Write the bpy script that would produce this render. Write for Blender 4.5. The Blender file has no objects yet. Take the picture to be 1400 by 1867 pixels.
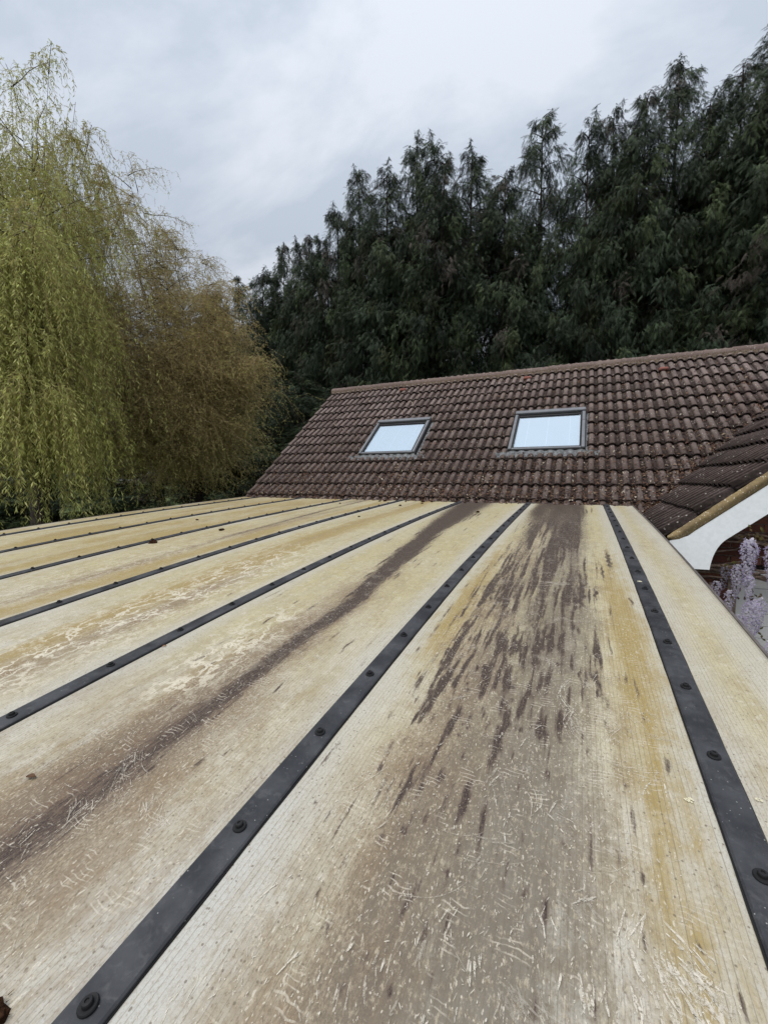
import bpy, math, random
import numpy as np
from mathutils import Matrix, Vector

R = math.radians
rng = np.random.default_rng(7)
random.seed(7)
scene = bpy.context.scene
col = scene.collection

# ------------------------------------------------------------------ camera
cam_d = bpy.data.cameras.new('camera')
cam = bpy.data.objects.new('camera', cam_d)
col.objects.link(cam)
scene.camera = cam
CAM = Vector((-0.335, -6.4827, 0.3545))
cam.location = CAM
cam.rotation_euler = (R(90 - 4.4987), 0, R(24.830))
cam_d.sensor_fit = 'VERTICAL'
cam_d.sensor_height = 36.0
cam_d.lens = 36.0 * 767.72 / 1867.0
cam_d.clip_start = 0.05
cam_d.clip_end = 2000

# ------------------------------------------------------------------ light
SUN_EL = 62          # soft brightness of the cloud behind the camera
sun_d = bpy.data.lights.new('sun', 'SUN')
sun_d.energy = 1.5
sun_d.angle = R(40)
sun_d.color = (1.0, 0.97, 0.93)
sun = bpy.data.objects.new('sun', sun_d)
col.objects.link(sun)
_a = R(160)
_dir = Vector((-math.sin(_a) * math.cos(R(SUN_EL)), math.cos(_a) * math.cos(R(SUN_EL)), math.sin(R(SUN_EL))))
sun.rotation_euler = _dir.to_track_quat('Z', 'Y').to_euler()

world = bpy.data.worlds.new('World')
scene.world = world
world.use_nodes = True
wn, wl = world.node_tree.nodes, world.node_tree.links
wn.clear()
def W(t, **k):
    n = wn.new(t)
    for a, b in k.items():
        setattr(n, a, b)
    return n
w_out = W('ShaderNodeOutputWorld'); w_bg = W('ShaderNodeBackground')
w_bg.inputs['Strength'].default_value = 0.1
sky = W('ShaderNodeTexSky', sky_type='NISHITA', sun_disc=False, sun_elevation=R(SUN_EL), sun_rotation=R(-160))
tc = W('ShaderNodeTexCoord')
sep = W('ShaderNodeSeparateXYZ'); wl.new(tc.outputs['Generated'], sep.inputs[0])
zc = W('ShaderNodeMath', operation='MAXIMUM'); zc.inputs[1].default_value = 0.0; wl.new(sep.outputs['Z'], zc.inputs[0])
za = W('ShaderNodeMath', operation='ADD'); za.inputs[1].default_value = 0.28; wl.new(zc.outputs[0], za.inputs[0])
comb = W('ShaderNodeCombineXYZ')
for i, ax in enumerate('XY'):
    d = W('ShaderNodeMath', operation='DIVIDE'); wl.new(sep.outputs[ax], d.inputs[0]); wl.new(za.outputs[0], d.inputs[1])
    wl.new(d.outputs[0], comb.inputs[i])
n1 = W('ShaderNodeTexNoise'); n1.inputs['Scale'].default_value = 1.7; n1.inputs['Detail'].default_value = 7
n1.inputs['Roughness'].default_value = 0.56; n1.inputs['Distortion'].default_value = 0.25
mp = W('ShaderNodeMapping'); mp.inputs['Location'].default_value = (3.1, 1.7, 0.4); mp.inputs['Scale'].default_value = (1.0, 1.5, 1); mp.inputs['Rotation'].default_value = (0, 0, R(-35))
wl.new(comb.outputs[0], mp.inputs[0]); wl.new(mp.outputs[0], n1.inputs['Vector'])
cr = W('ShaderNodeValToRGB')
cr.color_ramp.elements[0].position = 0.43; cr.color_ramp.elements[0].color = (0.280, 0.312, 0.360, 1)
cr.color_ramp.elements[1].position = 0.57; cr.color_ramp.elements[1].color = (0.368, 0.393, 0.432, 1)
wl.new(n1.outputs['Fac'], cr.inputs[0])
sc10 = W('ShaderNodeVectorMath', operation='SCALE'); sc10.inputs['Scale'].default_value = 10.0
grad = W('ShaderNodeMath', operation='MULTIPLY_ADD'); grad.inputs[1].default_value = 8.0; grad.inputs[2].default_value = 6.6   # overcast: brighter overhead
wl.new(zc.outputs[0], grad.inputs[0]); wl.new(grad.outputs[0], sc10.inputs['Scale'])
wl.new(cr.outputs[0], sc10.inputs[0])
mx = W('ShaderNodeMix', data_type='RGBA'); mx.inputs[0].default_value = 0.95
wl.new(sky.outputs[0], mx.inputs[6]); wl.new(sc10.outputs[0], mx.inputs[7])
wl.new(mx.outputs[2], w_bg.inputs[0]); wl.new(w_bg.outputs[0], w_out.inputs[0])

scene.view_settings.view_transform = 'Standard'
scene.view_settings.look = 'None'
scene.view_settings.exposure = 0.9
scene.view_settings.gamma = 1.0
scene.view_settings.use_curve_mapping = False
scene.cycles.max_bounces = 6
scene.cycles.transparent_max_bounces = 8

# ------------------------------------------------------------------ helpers
class NT:
    """small node helper"""
    def __init__(s, name):
        s.m = bpy.data.materials.new(name); s.m.use_nodes = True
        s.n, s.l = s.m.node_tree.nodes, s.m.node_tree.links
        s.n.clear()
        s.out = s.n.new('ShaderNodeOutputMaterial'); s.b = s.n.new('ShaderNodeBsdfPrincipled')
        s.l.new(s.b.outputs[0], s.out.inputs[0])
    def put(s, sock, v):
        if v is None: return
        if isinstance(v, bpy.types.NodeSocket): s.l.new(v, sock)
        elif isinstance(v, (tuple, list)) and len(v) == 3 and sock.type == 'RGBA': sock.default_value = (*v, 1)
        else: sock.default_value = v
    def math(s, op, a, b=None, c=None, clamp=False):
        n = s.n.new('ShaderNodeMath'); n.operation = op; n.use_clamp = clamp
        for i, v in enumerate((a, b, c)): s.put(n.inputs[i], v)
        return n.outputs[0]
    def mix(s, f, a, b, blend='MIX'):
        n = s.n.new('ShaderNodeMix'); n.data_type = 'RGBA'; n.blend_type = blend
        s.put(n.inputs[0], f); s.put(n.inputs[6], a); s.put(n.inputs[7], b)
        return n.outputs[2]
    def noise(s, vec, scale=5, detail=3, rough=.55, dist=0):
        n = s.n.new('ShaderNodeTexNoise'); s.put(n.inputs['Vector'], vec)
        for k, v in (('Scale', scale), ('Detail', detail), ('Roughness', rough), ('Distortion', dist)): n.inputs[k].default_value = v
        return n.outputs['Fac']
    def vor(s, vec, scale=5, feature='F1', rnd=1, out='Distance'):
        n = s.n.new('ShaderNodeTexVoronoi'); n.feature = feature; s.put(n.inputs['Vector'], vec)
        n.inputs['Scale'].default_value = scale; n.inputs['Randomness'].default_value = rnd
        return n.outputs[out]
    def map(s, vec, scale=(1, 1, 1), loc=(0, 0, 0), rot=(0, 0, 0)):
        n = s.n.new('ShaderNodeMapping'); s.put(n.inputs[0], vec)
        n.inputs['Scale'].default_value = scale; n.inputs['Location'].default_value = loc; n.inputs['Rotation'].default_value = rot
        return n.outputs[0]
    def coord(s, o='Object'):
        return s.n.new('ShaderNodeTexCoord').outputs[o]
    def pos(s):
        return s.n.new('ShaderNodeNewGeometry').outputs['Position']
    def ramp(s, f, lo, hi, a=0.0, b=1.0):
        n = s.n.new('ShaderNodeMapRange'); n.interpolation_type = 'SMOOTHSTEP'; s.put(n.inputs[0], f)
        for i, v in enumerate((lo, hi, a, b)): s.put(n.inputs[i + 1], v)
        return n.outputs[0]
    def attr(s, name, out='Fac'):
        n = s.n.new('ShaderNodeAttribute'); n.attribute_name = name; return n.outputs[out]
    def rnd(s):
        return s.n.new('ShaderNodeObjectInfo').outputs['Random']
    def bump(s, h, strength=.3, dist=.01):
        n = s.n.new('ShaderNodeBump'); s.put(n.inputs['Height'], h); n.inputs['Strength'].default_value = strength
        n.inputs['Distance'].default_value = dist; s.l.new(n.outputs[0], s.b.inputs['Normal'])
    def fin(s, color, rough=.8, spec=.3, metal=0):
        s.put(s.b.inputs['Base Color'], color); s.put(s.b.inputs['Roughness'], rough)
        s.b.inputs['Specular IOR Level'].default_value = spec; s.b.inputs['Metallic'].default_value = metal
        return s.m

def mesh(name, V, F, mat=None, smooth=False, attrs=None, uv=None):
    me = bpy.data.meshes.new(name)
    V = np.asarray(V, np.float32)
    if isinstance(F, np.ndarray):
        n, k = F.shape
        me.vertices.add(len(V)); me.vertices.foreach_set('co', V.ravel())
        me.loops.add(n * k); me.loops.foreach_set('vertex_index', F.ravel().astype(np.int32))
        me.polygons.add(n); me.polygons.foreach_set('loop_start', np.arange(0, n * k, k, dtype=np.int32))
        me.polygons.foreach_set('loop_total', np.full(n, k, np.int32))
        me.update(calc_edges=True)
    else:
        me.from_pydata([tuple(v) for v in V.tolist()], [], F); me.update()
    if smooth: me.polygons.foreach_set('use_smooth', np.ones(len(me.polygons), bool))
    if mat: me.materials.append(mat)
    for k, a in (attrs or {}).items():
        a = np.asarray(a, np.float32)
        if a.ndim == 1:
            at = me.attributes.new(k, 'FLOAT', 'POINT'); at.data.foreach_set('value', a)
        else:
            at = me.attributes.new(k, 'FLOAT_COLOR', 'POINT')
            at.data.foreach_set('color', np.c_[a, np.ones(len(a))].astype(np.float32).ravel())
    if uv is not None:
        ul = me.uv_layers.new(name='UVMap'); li = np.zeros(len(me.loops), np.int32); me.loops.foreach_get('vertex_index', li)
        ul.data.foreach_set('uv', np.asarray(uv, np.float32)[li].ravel())
    return me

def obj(name, me, parent=None, loc=None, rot=None, **props):
    o = bpy.data.objects.new(name, me); col.objects.link(o)
    if parent: o.parent = parent
    if loc is not None: o.location = loc
    if rot is not None: o.rotation_euler = rot
    for k, v in props.items(): o[k] = v
    return o

def thing(name, label, cat, loc=(0, 0, 0), group=None, rot=(0, 0, 0)):
    o = obj(name, None, None, loc, rot, label=label, category=cat)
    if group: o['group'] = group
    return o

class MB:
    """collects shapes into one mesh"""
    def __init__(s): s.V = []; s.F = []
    def add(s, V, F):
        b = len(s.V); s.V += [tuple(v) for v in V]; s.F += [tuple(i + b for i in f) for f in F]; return s
    def box(s, a, b, M=None, bev=0.0):
        x0, y0, z0 = a; x1, y1, z1 = b
        V = [Vector(v) for v in ((x0,y0,z0),(x1,y0,z0),(x1,y1,z0),(x0,y1,z0),(x0,y0,z1),(x1,y0,z1),(x1,y1,z1),(x0,y1,z1))]
        F = [(0,3,2,1),(4,5,6,7),(0,1,5,4),(1,2,6,5),(2,3,7,6),(3,0,4,7)]
        if bev:
            V = V[:4] + [Vector((x0+bev,y0+bev,z1)),Vector((x1-bev,y0+bev,z1)),Vector((x1-bev,y1-bev,z1)),Vector((x0+bev,y1-bev,z1))] + \
                [Vector((x0,y0,z1-bev)),Vector((x1,y0,z1-bev)),Vector((x1,y1,z1-bev)),Vector((x0,y1,z1-bev))]
            F = [(0,3,2,1),(4,5,6,7)] + [(i,(i+1)%4,8+(i+1)%4,8+i) for i in range(4)] + [(8+i,8+(i+1)%4,4+(i+1)%4,4+i) for i in range(4)]
        if M: V = [M @ v for v in V]
        return s.add(V, F)
    def prism(s, poly, y0, y1):           # polygon in x,z extruded along y
        n = len(poly); V = [(x, y0, z) for x, z in poly] + [(x, y1, z) for x, z in poly]
        F = [tuple(range(n)), tuple(reversed(range(n, 2*n)))] + [(i, n+i, n+(i+1) % n, (i+1) % n) for i in range(n)]
        return s.add(V, F)
    def tube(s, pts, rad, k=6):
        pts = [Vector(p) for p in pts]; rad = rad if isinstance(rad, (list, tuple)) else [rad]*len(pts)
        V = []; F = []; prev = Vector((0.3, 0.2, 1)).normalized()
        for i, p in enumerate(pts):
            t = (pts[min(i+1, len(pts)-1)] - pts[max(i-1, 0)]).normalized()
            a = (prev - t*prev.dot(t)); a = a.normalized() if a.length > 1e-4 else t.orthogonal().normalized()
            b = t.cross(a); prev = a
            for j in range(k):
                an = 2*math.pi*j/k; V.append(p + (a*math.cos(an) + b*math.sin(an))*rad[i])
        for i in range(len(pts)-1):
            for j in range(k): F.append((i*k+j, i*k+(j+1) % k, (i+1)*k+(j+1) % k, (i+1)*k+j))
        F.append(tuple(range(k))[::-1]); F.append(tuple((len(pts)-1)*k+j for j in range(k)))
        return s.add(V, F)
    def build(s, name, mat, parent=None, smooth=False, **k):
        return obj(name, mesh(name, np.array([tuple(v) for v in s.V]), s.F, mat, smooth), parent, **k)

def smoothstep(a, b, x):
    t = np.clip((x-a)/(b-a), 0, 1); return t*t*(3-2*t)
def vnoise(x, y, seed=0):
    xi, yi = np.floor(x).astype(np.int64), np.floor(y).astype(np.int64); fx, fy = x-xi, y-yi
    fx, fy = fx*fx*(3-2*fx), fy*fy*(3-2*fy)
    def h(a, b):
        n = (a*374761393 + b*668265263 + seed*974711) & 0x7fffffff; n = ((n ^ (n >> 13))*1274126177) & 0x7fffffff
        return ((n ^ (n >> 16)) & 0xffff)/65535.0
    return (h(xi, yi)*(1-fx)+h(xi+1, yi)*fx)*(1-fy) + (h(xi, yi+1)*(1-fx)+h(xi+1, yi+1)*fx)*fy
def fbm(x, y, seed=0, o=4):
    r = 0; a = .5; t = 0
    for i in range(o): r = r + a*vnoise(x*2**i, y*2**i, seed+i*17); t += a; a *= .5
    return r/t

# canopy profile: slope angle as a function of the arc length from the house
S_END = 6.85
_sg = np.linspace(-0.2, 8, 4101)
_th = 0.0524169 - 0.00388463*_sg + 0.00415764*_sg**2 - 0.000269954*_sg**3
_i0 = np.argmin(abs(_sg))
_yy = -np.concatenate([[0], np.cumsum((np.cos(_th[1:])+np.cos(_th[:-1]))/2*np.diff(_sg))]); _yy -= _yy[_i0]
_zz = -np.concatenate([[0], np.cumsum((np.sin(_th[1:])+np.sin(_th[:-1]))/2*np.diff(_sg))]); _zz -= _zz[_i0]
def cy(s): return np.interp(s, _sg, _yy)
def cz(s): return np.interp(s, _sg, _zz)
def cth(s): return np.interp(s, _sg, _th)
def cpt(x, s, h=0.0):
    t = cth(s); return np.stack([x, cy(s) - h*np.sin(t), cz(s) + h*np.cos(t)], -1)

# ------------------------------------------------------------------ materials
def flat_mat(name, c, rough=.7, spec=.3, metal=0, var=.25, nscale=8, bump=0):
    t = NT(name); p = t.pos()
    n = t.noise(p, nscale, 4)
    m = t.mix(t.ramp(n, .3, .7), tuple(v*(1-var) for v in c), tuple(min(1, v*(1+var)) for v in c))
    if bump: t.bump(t.noise(p, nscale*6, 3), bump)
    return t.fin(m, rough, spec, metal)

def mat_sheet():
    t = NT('weathered_polycarbonate')
    uv = t.coord('UV')
    P, B, O, G, Wb, S = (t.attr(k) for k in ('purple', 'brown', 'olive', 'grey', 'web', 'soot'))
    su = t.n.new('ShaderNodeSeparateXYZ'); t.l.new(uv, su.inputs[0])
    M = lambda a, b: t.math('MULTIPLY', a, b)
    st1 = t.noise(t.map(uv, (1, .05, 1)), 40, 5, .68)                  # long run-off streaks
    st2 = t.noise(t.map(uv, (1, .12, 1), (4, 2, 0)), 120, 4, .7)       # fine short streaks
    mid = t.noise(t.map(uv, (1, .5, 1)), 60, 5, .72)
    gr = t.noise(t.map(uv, (1, .55, 1), (7, 1, 0)), 190, 4, .75)       # grain
    fine = t.noise(uv, 420, 3, .7)
    big = t.noise(t.map(uv, (1, .35, 1), (2, 5, 0)), 3.2, 4, .6, .3)
    blot = t.noise(t.map(uv, (1, .6, 1)), 16, 5, .68, .5)
    far = t.ramp(su.outputs[1], 5.9, 4.2)
    c = t.mix(far, (.475, .455, .395), (.465, .415, .27))
    c = t.mix(M(t.ramp(big, .38, .62), M(t.ramp(su.outputs[1], 6.2, 4.5, .35, 1), .65)), c, (.42, .36, .175))
    c = t.mix(M(t.ramp(t.math('ADD', M(st1, .45), M(blot, .55)), .45, .63), .55), c, (.37, .315, .19))
    c = t.mix(M(t.ramp(t.noise(t.map(uv, (1, .75, 1), (8, 8, 0)), 7, 6, .7, .6), .48, .62), .50), c, (.36, .315, .20))
    c = t.mix(M(t.ramp(mid, .46, .66), .42), c, (.33, .285, .195))
    c = t.mix(M(t.ramp(t.noise(uv, 22, 5, .75), .53, .63), .50), c, (.58, .545, .45))
    c = t.mix(M(G, .75), c, (.46, .455, .42))
    def fac(mask, n, k, lo, hi): return M(t.ramp(t.math('ADD', mask, M(t.math('SUBTRACT', n, .5), k)), lo, hi), t.ramp(mask, .02, .15))
    nn = t.math('ADD', M(st1, .25), t.math('ADD', M(mid, .4), M(blot, .35)))
    c = t.mix(M(fac(O, t.math('ADD', M(blot, .5), M(st1, .5)), 2.2, .15, .95), .88), c, (.30, .215, .065))
    c = t.mix(M(fac(B, nn, 2.6, .10, 1.0), .80), c, (.235, .178, .112))
    c = t.mix(M(M(t.ramp(t.noise(t.map(uv, (1, .5, 1)), 7, 5, .65), .42, .60), B), .75), c, (.185, .125, .072))
    c = t.mix(M(fac(B, gr, 4.5, .65, 1.25), .60), c, (.095, .060, .045))
    c = t.mix(M(fac(S, t.math('ADD', M(st1, .30), t.math('ADD', M(gr, .35), M(blot, .35))), 2.6, .10, 1.0), .80), c, (.110, .094, .078))
    # pale grains left standing in the dirty film
    dirt = t.math('ADD', t.math('ADD', B, S), M(O, .5), clamp=True)
    mott = t.noise(t.map(uv, (1, .5, 1), (1, 9, 0)), 105, 5, .78)
    c = t.mix(M(t.ramp(mott, .52, .64), M(t.ramp(dirt, .05, .5, .2, .62), t.math('SUBTRACT', 1.0, M(P, .8), clamp=True))), c, (.47, .405, .30))
    pn = t.math('ADD', M(st2, .45), t.math('ADD', M(gr, .35), M(mid, .2)))
    c = t.mix(M(fac(P, pn, 2.4, .10, .95), .68), c, (.092, .056, .050))
    c = t.mix(M(fac(P, pn, 4.2, .34, .95), .95), c, (.026, .014, .016))
    # whitish crazed web where the algae film has lifted
    nz = t.n.new('ShaderNodeTexNoise'); nz.inputs['Scale'].default_value = 24; nz.inputs['Detail'].default_value = 5; t.l.new(uv, nz.inputs['Vector'])
    sc_ = t.n.new('ShaderNodeVectorMath'); sc_.operation = 'SCALE'; sc_.inputs['Scale'].default_value = .10; t.l.new(nz.outputs['Color'], sc_.inputs[0])
    dv = t.n.new('ShaderNodeVectorMath'); dv.operation = 'ADD'; t.l.new(t.map(uv, (1.2, .5, 1)), dv.inputs[0]); t.l.new(sc_.outputs[0], dv.inputs[1])
    wc = t.vor(dv.outputs[0], 11, 'DISTANCE_TO_EDGE'); wc2 = t.vor(dv.outputs[0], 27, 'DISTANCE_TO_EDGE')
    wid = t.math('MULTIPLY_ADD', mid, .14, -.015)
    web = t.math('MAXIMUM', M(t.ramp(t.math('SUBTRACT', wc, wid), 0, .025, 1, 0), t.ramp(t.noise(uv, 8, 3), .38, .52)), M(t.ramp(t.math('SUBTRACT', wc2, wid), 0, .03, 1, 0), M(t.ramp(t.noise(uv, 11, 3), .50, .62), .7)))
    c = t.mix(M(M(web, Wb), .9), c, (.66, .61, .49))
    # chipped flecks of several sizes
    for sc0, thr, rad, k in ((75, .985, .26, .55), (150, .90, .32, .65)):
        mpv = t.map(uv, (1.25, .55, 1), (0, 0, 0), (0, 0, .45 if sc0 < 100 else -.4)); ad = t.n.new('ShaderNodeVectorMath'); ad.operation = 'ADD'; s2 = t.n.new('ShaderNodeVectorMath'); s2.operation = 'SCALE'; s2.inputs['Scale'].default_value = .035
        t.l.new(nz.outputs['Color'], s2.inputs[0]); t.l.new(mpv, ad.inputs[0]); t.l.new(s2.outputs[0], ad.inputs[1])
        fl = t.vor(ad.outputs[0], sc0, 'F1', 1); sepc = t.n.new('ShaderNodeSeparateColor'); t.l.new(t.vor(ad.outputs[0], sc0, 'F1', 1, 'Color'), sepc.inputs[0])
        gate = t.math('GREATER_THAN', sepc.outputs[0], t.math('SUBTRACT', thr, M(t.ramp(blot, .42, .62), .20)))
        spot = M(t.ramp(t.math('ADD', fl, M(t.math('SUBTRACT', fine, .5), .2)), rad*.7, rad, 1, 0), M(gate, t.ramp(dirt, .08, .5)))
        c = t.mix(M(spot, k), c, (.62, .57, .475))
    # dark specks of grit
    sp = t.vor(uv, 85, 'F1', 1); spc = t.n.new('ShaderNodeSeparateColor'); t.l.new(t.vor(uv, 85, 'F1', 1, 'Color'), spc.inputs[0])
    dk = M(t.ramp(t.math('ADD', sp, M(t.math('SUBTRACT', fine, .5), .25)), .14, .26, 1, 0), t.math('GREATER_THAN', spc.outputs[1], .74))
    c = t.mix(M(dk, .75), c, (.12, .095, .07))
    c = t.mix(M(t.ramp(gr, .48, .66), .50), c, (.22, .18, .12))
    c = t.mix(M(t.ramp(fine, .40, .65), .20), c, (.24, .20, .14))
    # faint smeared wipes: pale, curved
    wp_ = t.n.new('ShaderNodeTexWave'); wp_.wave_type = 'RINGS'; wp_.inputs['Scale'].default_value = 26; wp_.inputs['Distortion'].default_value = 9; wp_.inputs['Detail'].default_value = 3; wp_.inputs['Detail Scale'].default_value = .6
    t.l.new(uv, wp_.inputs['Vector'])
    c = t.mix(M(M(t.ramp(wp_.outputs['Fac'], .80, .97), t.ramp(t.noise(uv, 13, 2), .56, .66)), t.ramp(dirt, .1, .6, .15, .5)), c, (.56, .51, .42))
    # internal walls of the multiwall sheet
    fr = t.math('FRACT', t.math('DIVIDE', su.outputs[0], .0115))
    rib = t.ramp(t.math('ABSOLUTE', t.math('SUBTRACT', fr, .5)), .03, .11, 1, 0)
    c = t.mix(M(rib, t.ramp(t.noise(t.map(uv, (1, .05, 1)), 60, 2), .3, .7, .12, .55)), c, (.14, .115, .08))
    t.bump(t.math('ADD', M(mid, .6), M(rib, -.3)), .25, .002)
    return t.fin(c, t.ramp(mid, .3, .7, .5, .75), .25)

def mat_bar():
    t = NT('dark_bar_metal'); p = t.pos()
    n = t.noise(p, 9, 5, .6)
    c = t.mix(t.ramp(n, .35, .68), (.024, .025, .029), (.050, .052, .058))
    c = t.mix(t.math('MULTIPLY', t.ramp(t.noise(p, 34, 5, .7, .6), .50, .70), .35), c, (.105, .105, .105))
    c = t.mix(t.math('MULTIPLY', t.ramp(t.noise(p, 3, 3, .6), .5, .6), .5), c, (.018, .019, .023))
    v = t.vor(p, 75, 'F1'); c = t.mix(t.math('MULTIPLY', t.ramp(v, .05, .13, 1, 0), t.ramp(t.noise(p, 21, 2), .5, .6)), c, (.30, .30, .28))
    t.bump(t.noise(p, 140, 3), .12, .002)
    return t.fin(c, t.ramp(n, .3, .7, .38, .62), .4)

def mat_tile(name, a, b, lich=1.0, p0=.28, p1=.92, dirt_shade=(.040, .029, .025)):
    t = NT(name); p = t.pos(); r = t.rnd(); isl = t.n.new('ShaderNodeNewGeometry').outputs['Random Per Island']
    rr = t.math('FRACT', t.math('ADD', t.math('MULTIPLY', r, 7.31), t.math('MULTIPLY', isl, 3.7)))
    c = t.mix(rr, a, b)
    c = t.mix(t.ramp(t.noise(p, 1.1, 3), .35, .7, 0, .6), c, (.19, .135, .118))
    n = t.noise(p, 60, 4, .7)
    c = t.mix(t.ramp(n, .3, .75, 0, .55), c, (.055, .040, .036))
    zz = t.n.new('ShaderNodeSeparateXYZ'); t.l.new(p, zz.inputs[0])
    c = t.mix(t.math('MULTIPLY', t.ramp(t.math('ADD', zz.outputs[2], t.math('MULTIPLY', t.noise(p, 2.2, 3), 1.6)), 2.9, .8, 0, .5), t.ramp(t.noise(p, 9, 4), .3, .6, .4, 1)), c, (.062, .043, .035))
    c = t.mix(t.ramp(t.noise(p, 17, 4, .7), .5, .75, 0, .55), c, (.27, .225, .20))
    c = t.mix(t.math('MULTIPLY', t.ramp(t.attr('pan'), p0, p1), t.ramp(t.noise(p, 26, 4, .7), .25, .6, .45, .9)), c, dirt_shade)  # grime in the pans, plus shade between rolls painted onto the flanks
    # lichen spots
    v = t.vor(p, 30, 'F1'); sc = t.n.new('ShaderNodeSeparateColor'); t.l.new(t.vor(p, 30, 'F1', 1, 'Color'), sc.inputs[0])
    sp = t.math('MULTIPLY', t.ramp(t.math('ADD', v, t.math('MULTIPLY', t.noise(p, 130, 3, .8), .50)), .42, .50, 1, 0), t.math('GREATER_THAN', sc.outputs[0], .76))
    c = t.mix(t.math('MULTIPLY', sp, .8*lich), c, (.52, .48, .43))
    t.bump(t.noise(p, 160, 3, .7), .5, .004)
    return t.fin(c, .92, .15)

def mat_leaf(name, sheen=.3, trans=.25):
    t = NT(name); c = t.attr('tint', 'Color')
    t.fin(c, .6, sheen)
    tr = t.n.new('ShaderNodeBsdfTranslucent'); t.l.new(c, tr.inputs[0])
    ms = t.n.new('ShaderNodeMixShader'); ms.inputs[0].default_value = trans
    t.l.new(t.b.outputs[0], ms.inputs[1]); t.l.new(tr.outputs[0], ms.inputs[2]); t.l.new(ms.outputs[0], t.out.inputs[0])
    return t.m

M_SHEET, M_BAR = mat_sheet(), mat_bar()
M_TILE = mat_tile('concrete_roof_tile', (.115, .088, .080), (.235, .185, .168))
M_WTILE = mat_tile('grimy_shaded_wing_tile', (.075, .058, .054), (.150, .118, .108), .8, .05, .42, (.020, .015, .014))  # darker copy for the wing: grime, with valley and roll shade painted in
M_RIDGE = mat_tile('ridge_tile_clay', (.145, .105, .092), (.195, .145, .128), .8)
M_LEAF = mat_leaf('conifer_foliage', .2, .12)
M_WLEAF = mat_leaf('willow_foliage', .3, .42)
M_FLOWER = mat_leaf('wisteria_petals', .2, .3)
M_LITTER = mat_leaf('dead_leaf', .15, .05)
def mat_scuff():
    t = NT('chalky_scratch'); uv = t.pos(); t.fin(t.attr('tint', 'Color'), .9, .1)
    tr = t.n.new('ShaderNodeBsdfTransparent'); ms = t.n.new('ShaderNodeMixShader')
    a = t.math('MULTIPLY', t.ramp(t.noise(uv, 120, 5, .75), .40, .56), t.attr('alpha'))
    t.l.new(a, ms.inputs[0]); t.l.new(tr.outputs[0], ms.inputs[1]); t.l.new(t.b.outputs[0], ms.inputs[2]); t.l.new(ms.outputs[0], t.out.inputs[0])
    return t.m
M_SCUFF = mat_scuff()
M_CHALK = mat_leaf('pale_lichen', .1, .0)
M_BARK = flat_mat('bark', (.040, .033, .027), .9, .1, var=.4, nscale=14, bump=.5)
M_VINE = flat_mat('vine_bark', (.17, .125, .10), .9, .1, var=.4, nscale=30, bump=.5)
M_MOSS = flat_mat('dried_moss', (.045, .022, .012), .95, .05, var=.5, nscale=60, bump=.8)
M_WHITE = flat_mat('white_paint', (.76, .79, .81), .45, .4, var=.04, nscale=30)
M_DARK = flat_mat('black_plastic', (.018, .017, .018), .6, .3)
M_TRIM = flat_mat('brown_grey_trim', (.11, .095, .09), .45, .4, var=.2, nscale=20)
M_LEAD = flat_mat('lead_flashing', (.125, .13, .135), .55, .4, var=.45, nscale=22, bump=.4)
M_FRAME = flat_mat('grey_aluminium_cladding', (.155, .16, .172), .42, .5, 0.2, var=.08, nscale=12)
M_RUBBER = flat_mat('black_gasket', (.012, .012, .013), .6, .3)
M_DECK = flat_mat('roofing_felt', (.02, .018, .017), .9, .1)
M_DOOR = flat_mat('pale_grey_door_paint', (.50, .50, .50), .5, .3, var=.04, nscale=12)
M_RENDERW = flat_mat('brick_mortar', (.20, .16, .13), .95, .1, var=.3, nscale=40, bump=.4)
M_TIMBER = flat_mat('dark_timber', (.10, .07, .05), .8, .2, var=.3)

# ------------------------------------------------------------------ ground
GZ = -2.75
t = NT('lawn'); p_ = t.pos()
gm = t.fin(t.mix(t.ramp(t.noise(p_, .8, 5), .35, .65), (.045, .07, .02), (.075, .085, .03)), .9, .1)
obj('ground', mesh('ground', [(-900, -900, GZ), (900, -900, GZ), (900, 900, GZ), (-900, 900, GZ)], [(0, 1, 2, 3)], gm), kind='structure')
pm = flat_mat('paving', (.28, .26, .23), .9, .2, var=.2, nscale=2)
obj('patio', mesh('patio', [(-7, -8, GZ+.004), (6, -8, GZ+.004), (6, .3, GZ+.004), (-7, .3, GZ+.004)], [(0, 1, 2, 3)], pm), kind='structure')

# ------------------------------------------------------------------ house
PH, PW = R(38), R(40.5)
X0, GA, S0 = -6.40, 0.342, -0.27       # verge, gauge, slope position of the lowest nose
S_RIDGE = 4.36
def hp(x, s, h=0.0):                   # main roof slope: s up the slope, h square to it
    return Vector((x, s*math.cos(PH) - h*math.sin(PH), s*math.sin(PH) + h*math.cos(PH) - .03))
XE = 0.61
def wp(y, s, h=0.0):                   # wing slope: s up the slope (from z = 0), y along it
    return Vector((XE + s*math.cos(PW) - h*math.sin(PW), y, s*math.sin(PW) + h*math.cos(PW) - .02))
house = thing('house', 'brick house with brown interlocking tile roof, two roof windows and a white bargeboard', 'house', (0, 3.4, GZ))
HO = Vector((0, 3.4, GZ))
_mi = Matrix.Translation(-HO)
def hpart(name, mb_or_me, mat=None, parent=None, smooth=False, **k):
    """part of the house with geometry given in world coordinates"""
    if isinstance(mb_or_me, MB):
        me = mesh(name, np.array([tuple(v) for v in mb_or_me.V]), mb_or_me.F, mat, smooth)
    else: me = mb_or_me
    o = obj(name, me, parent or house, **k)
    if parent is None: o.location = -HO
    return o

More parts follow.
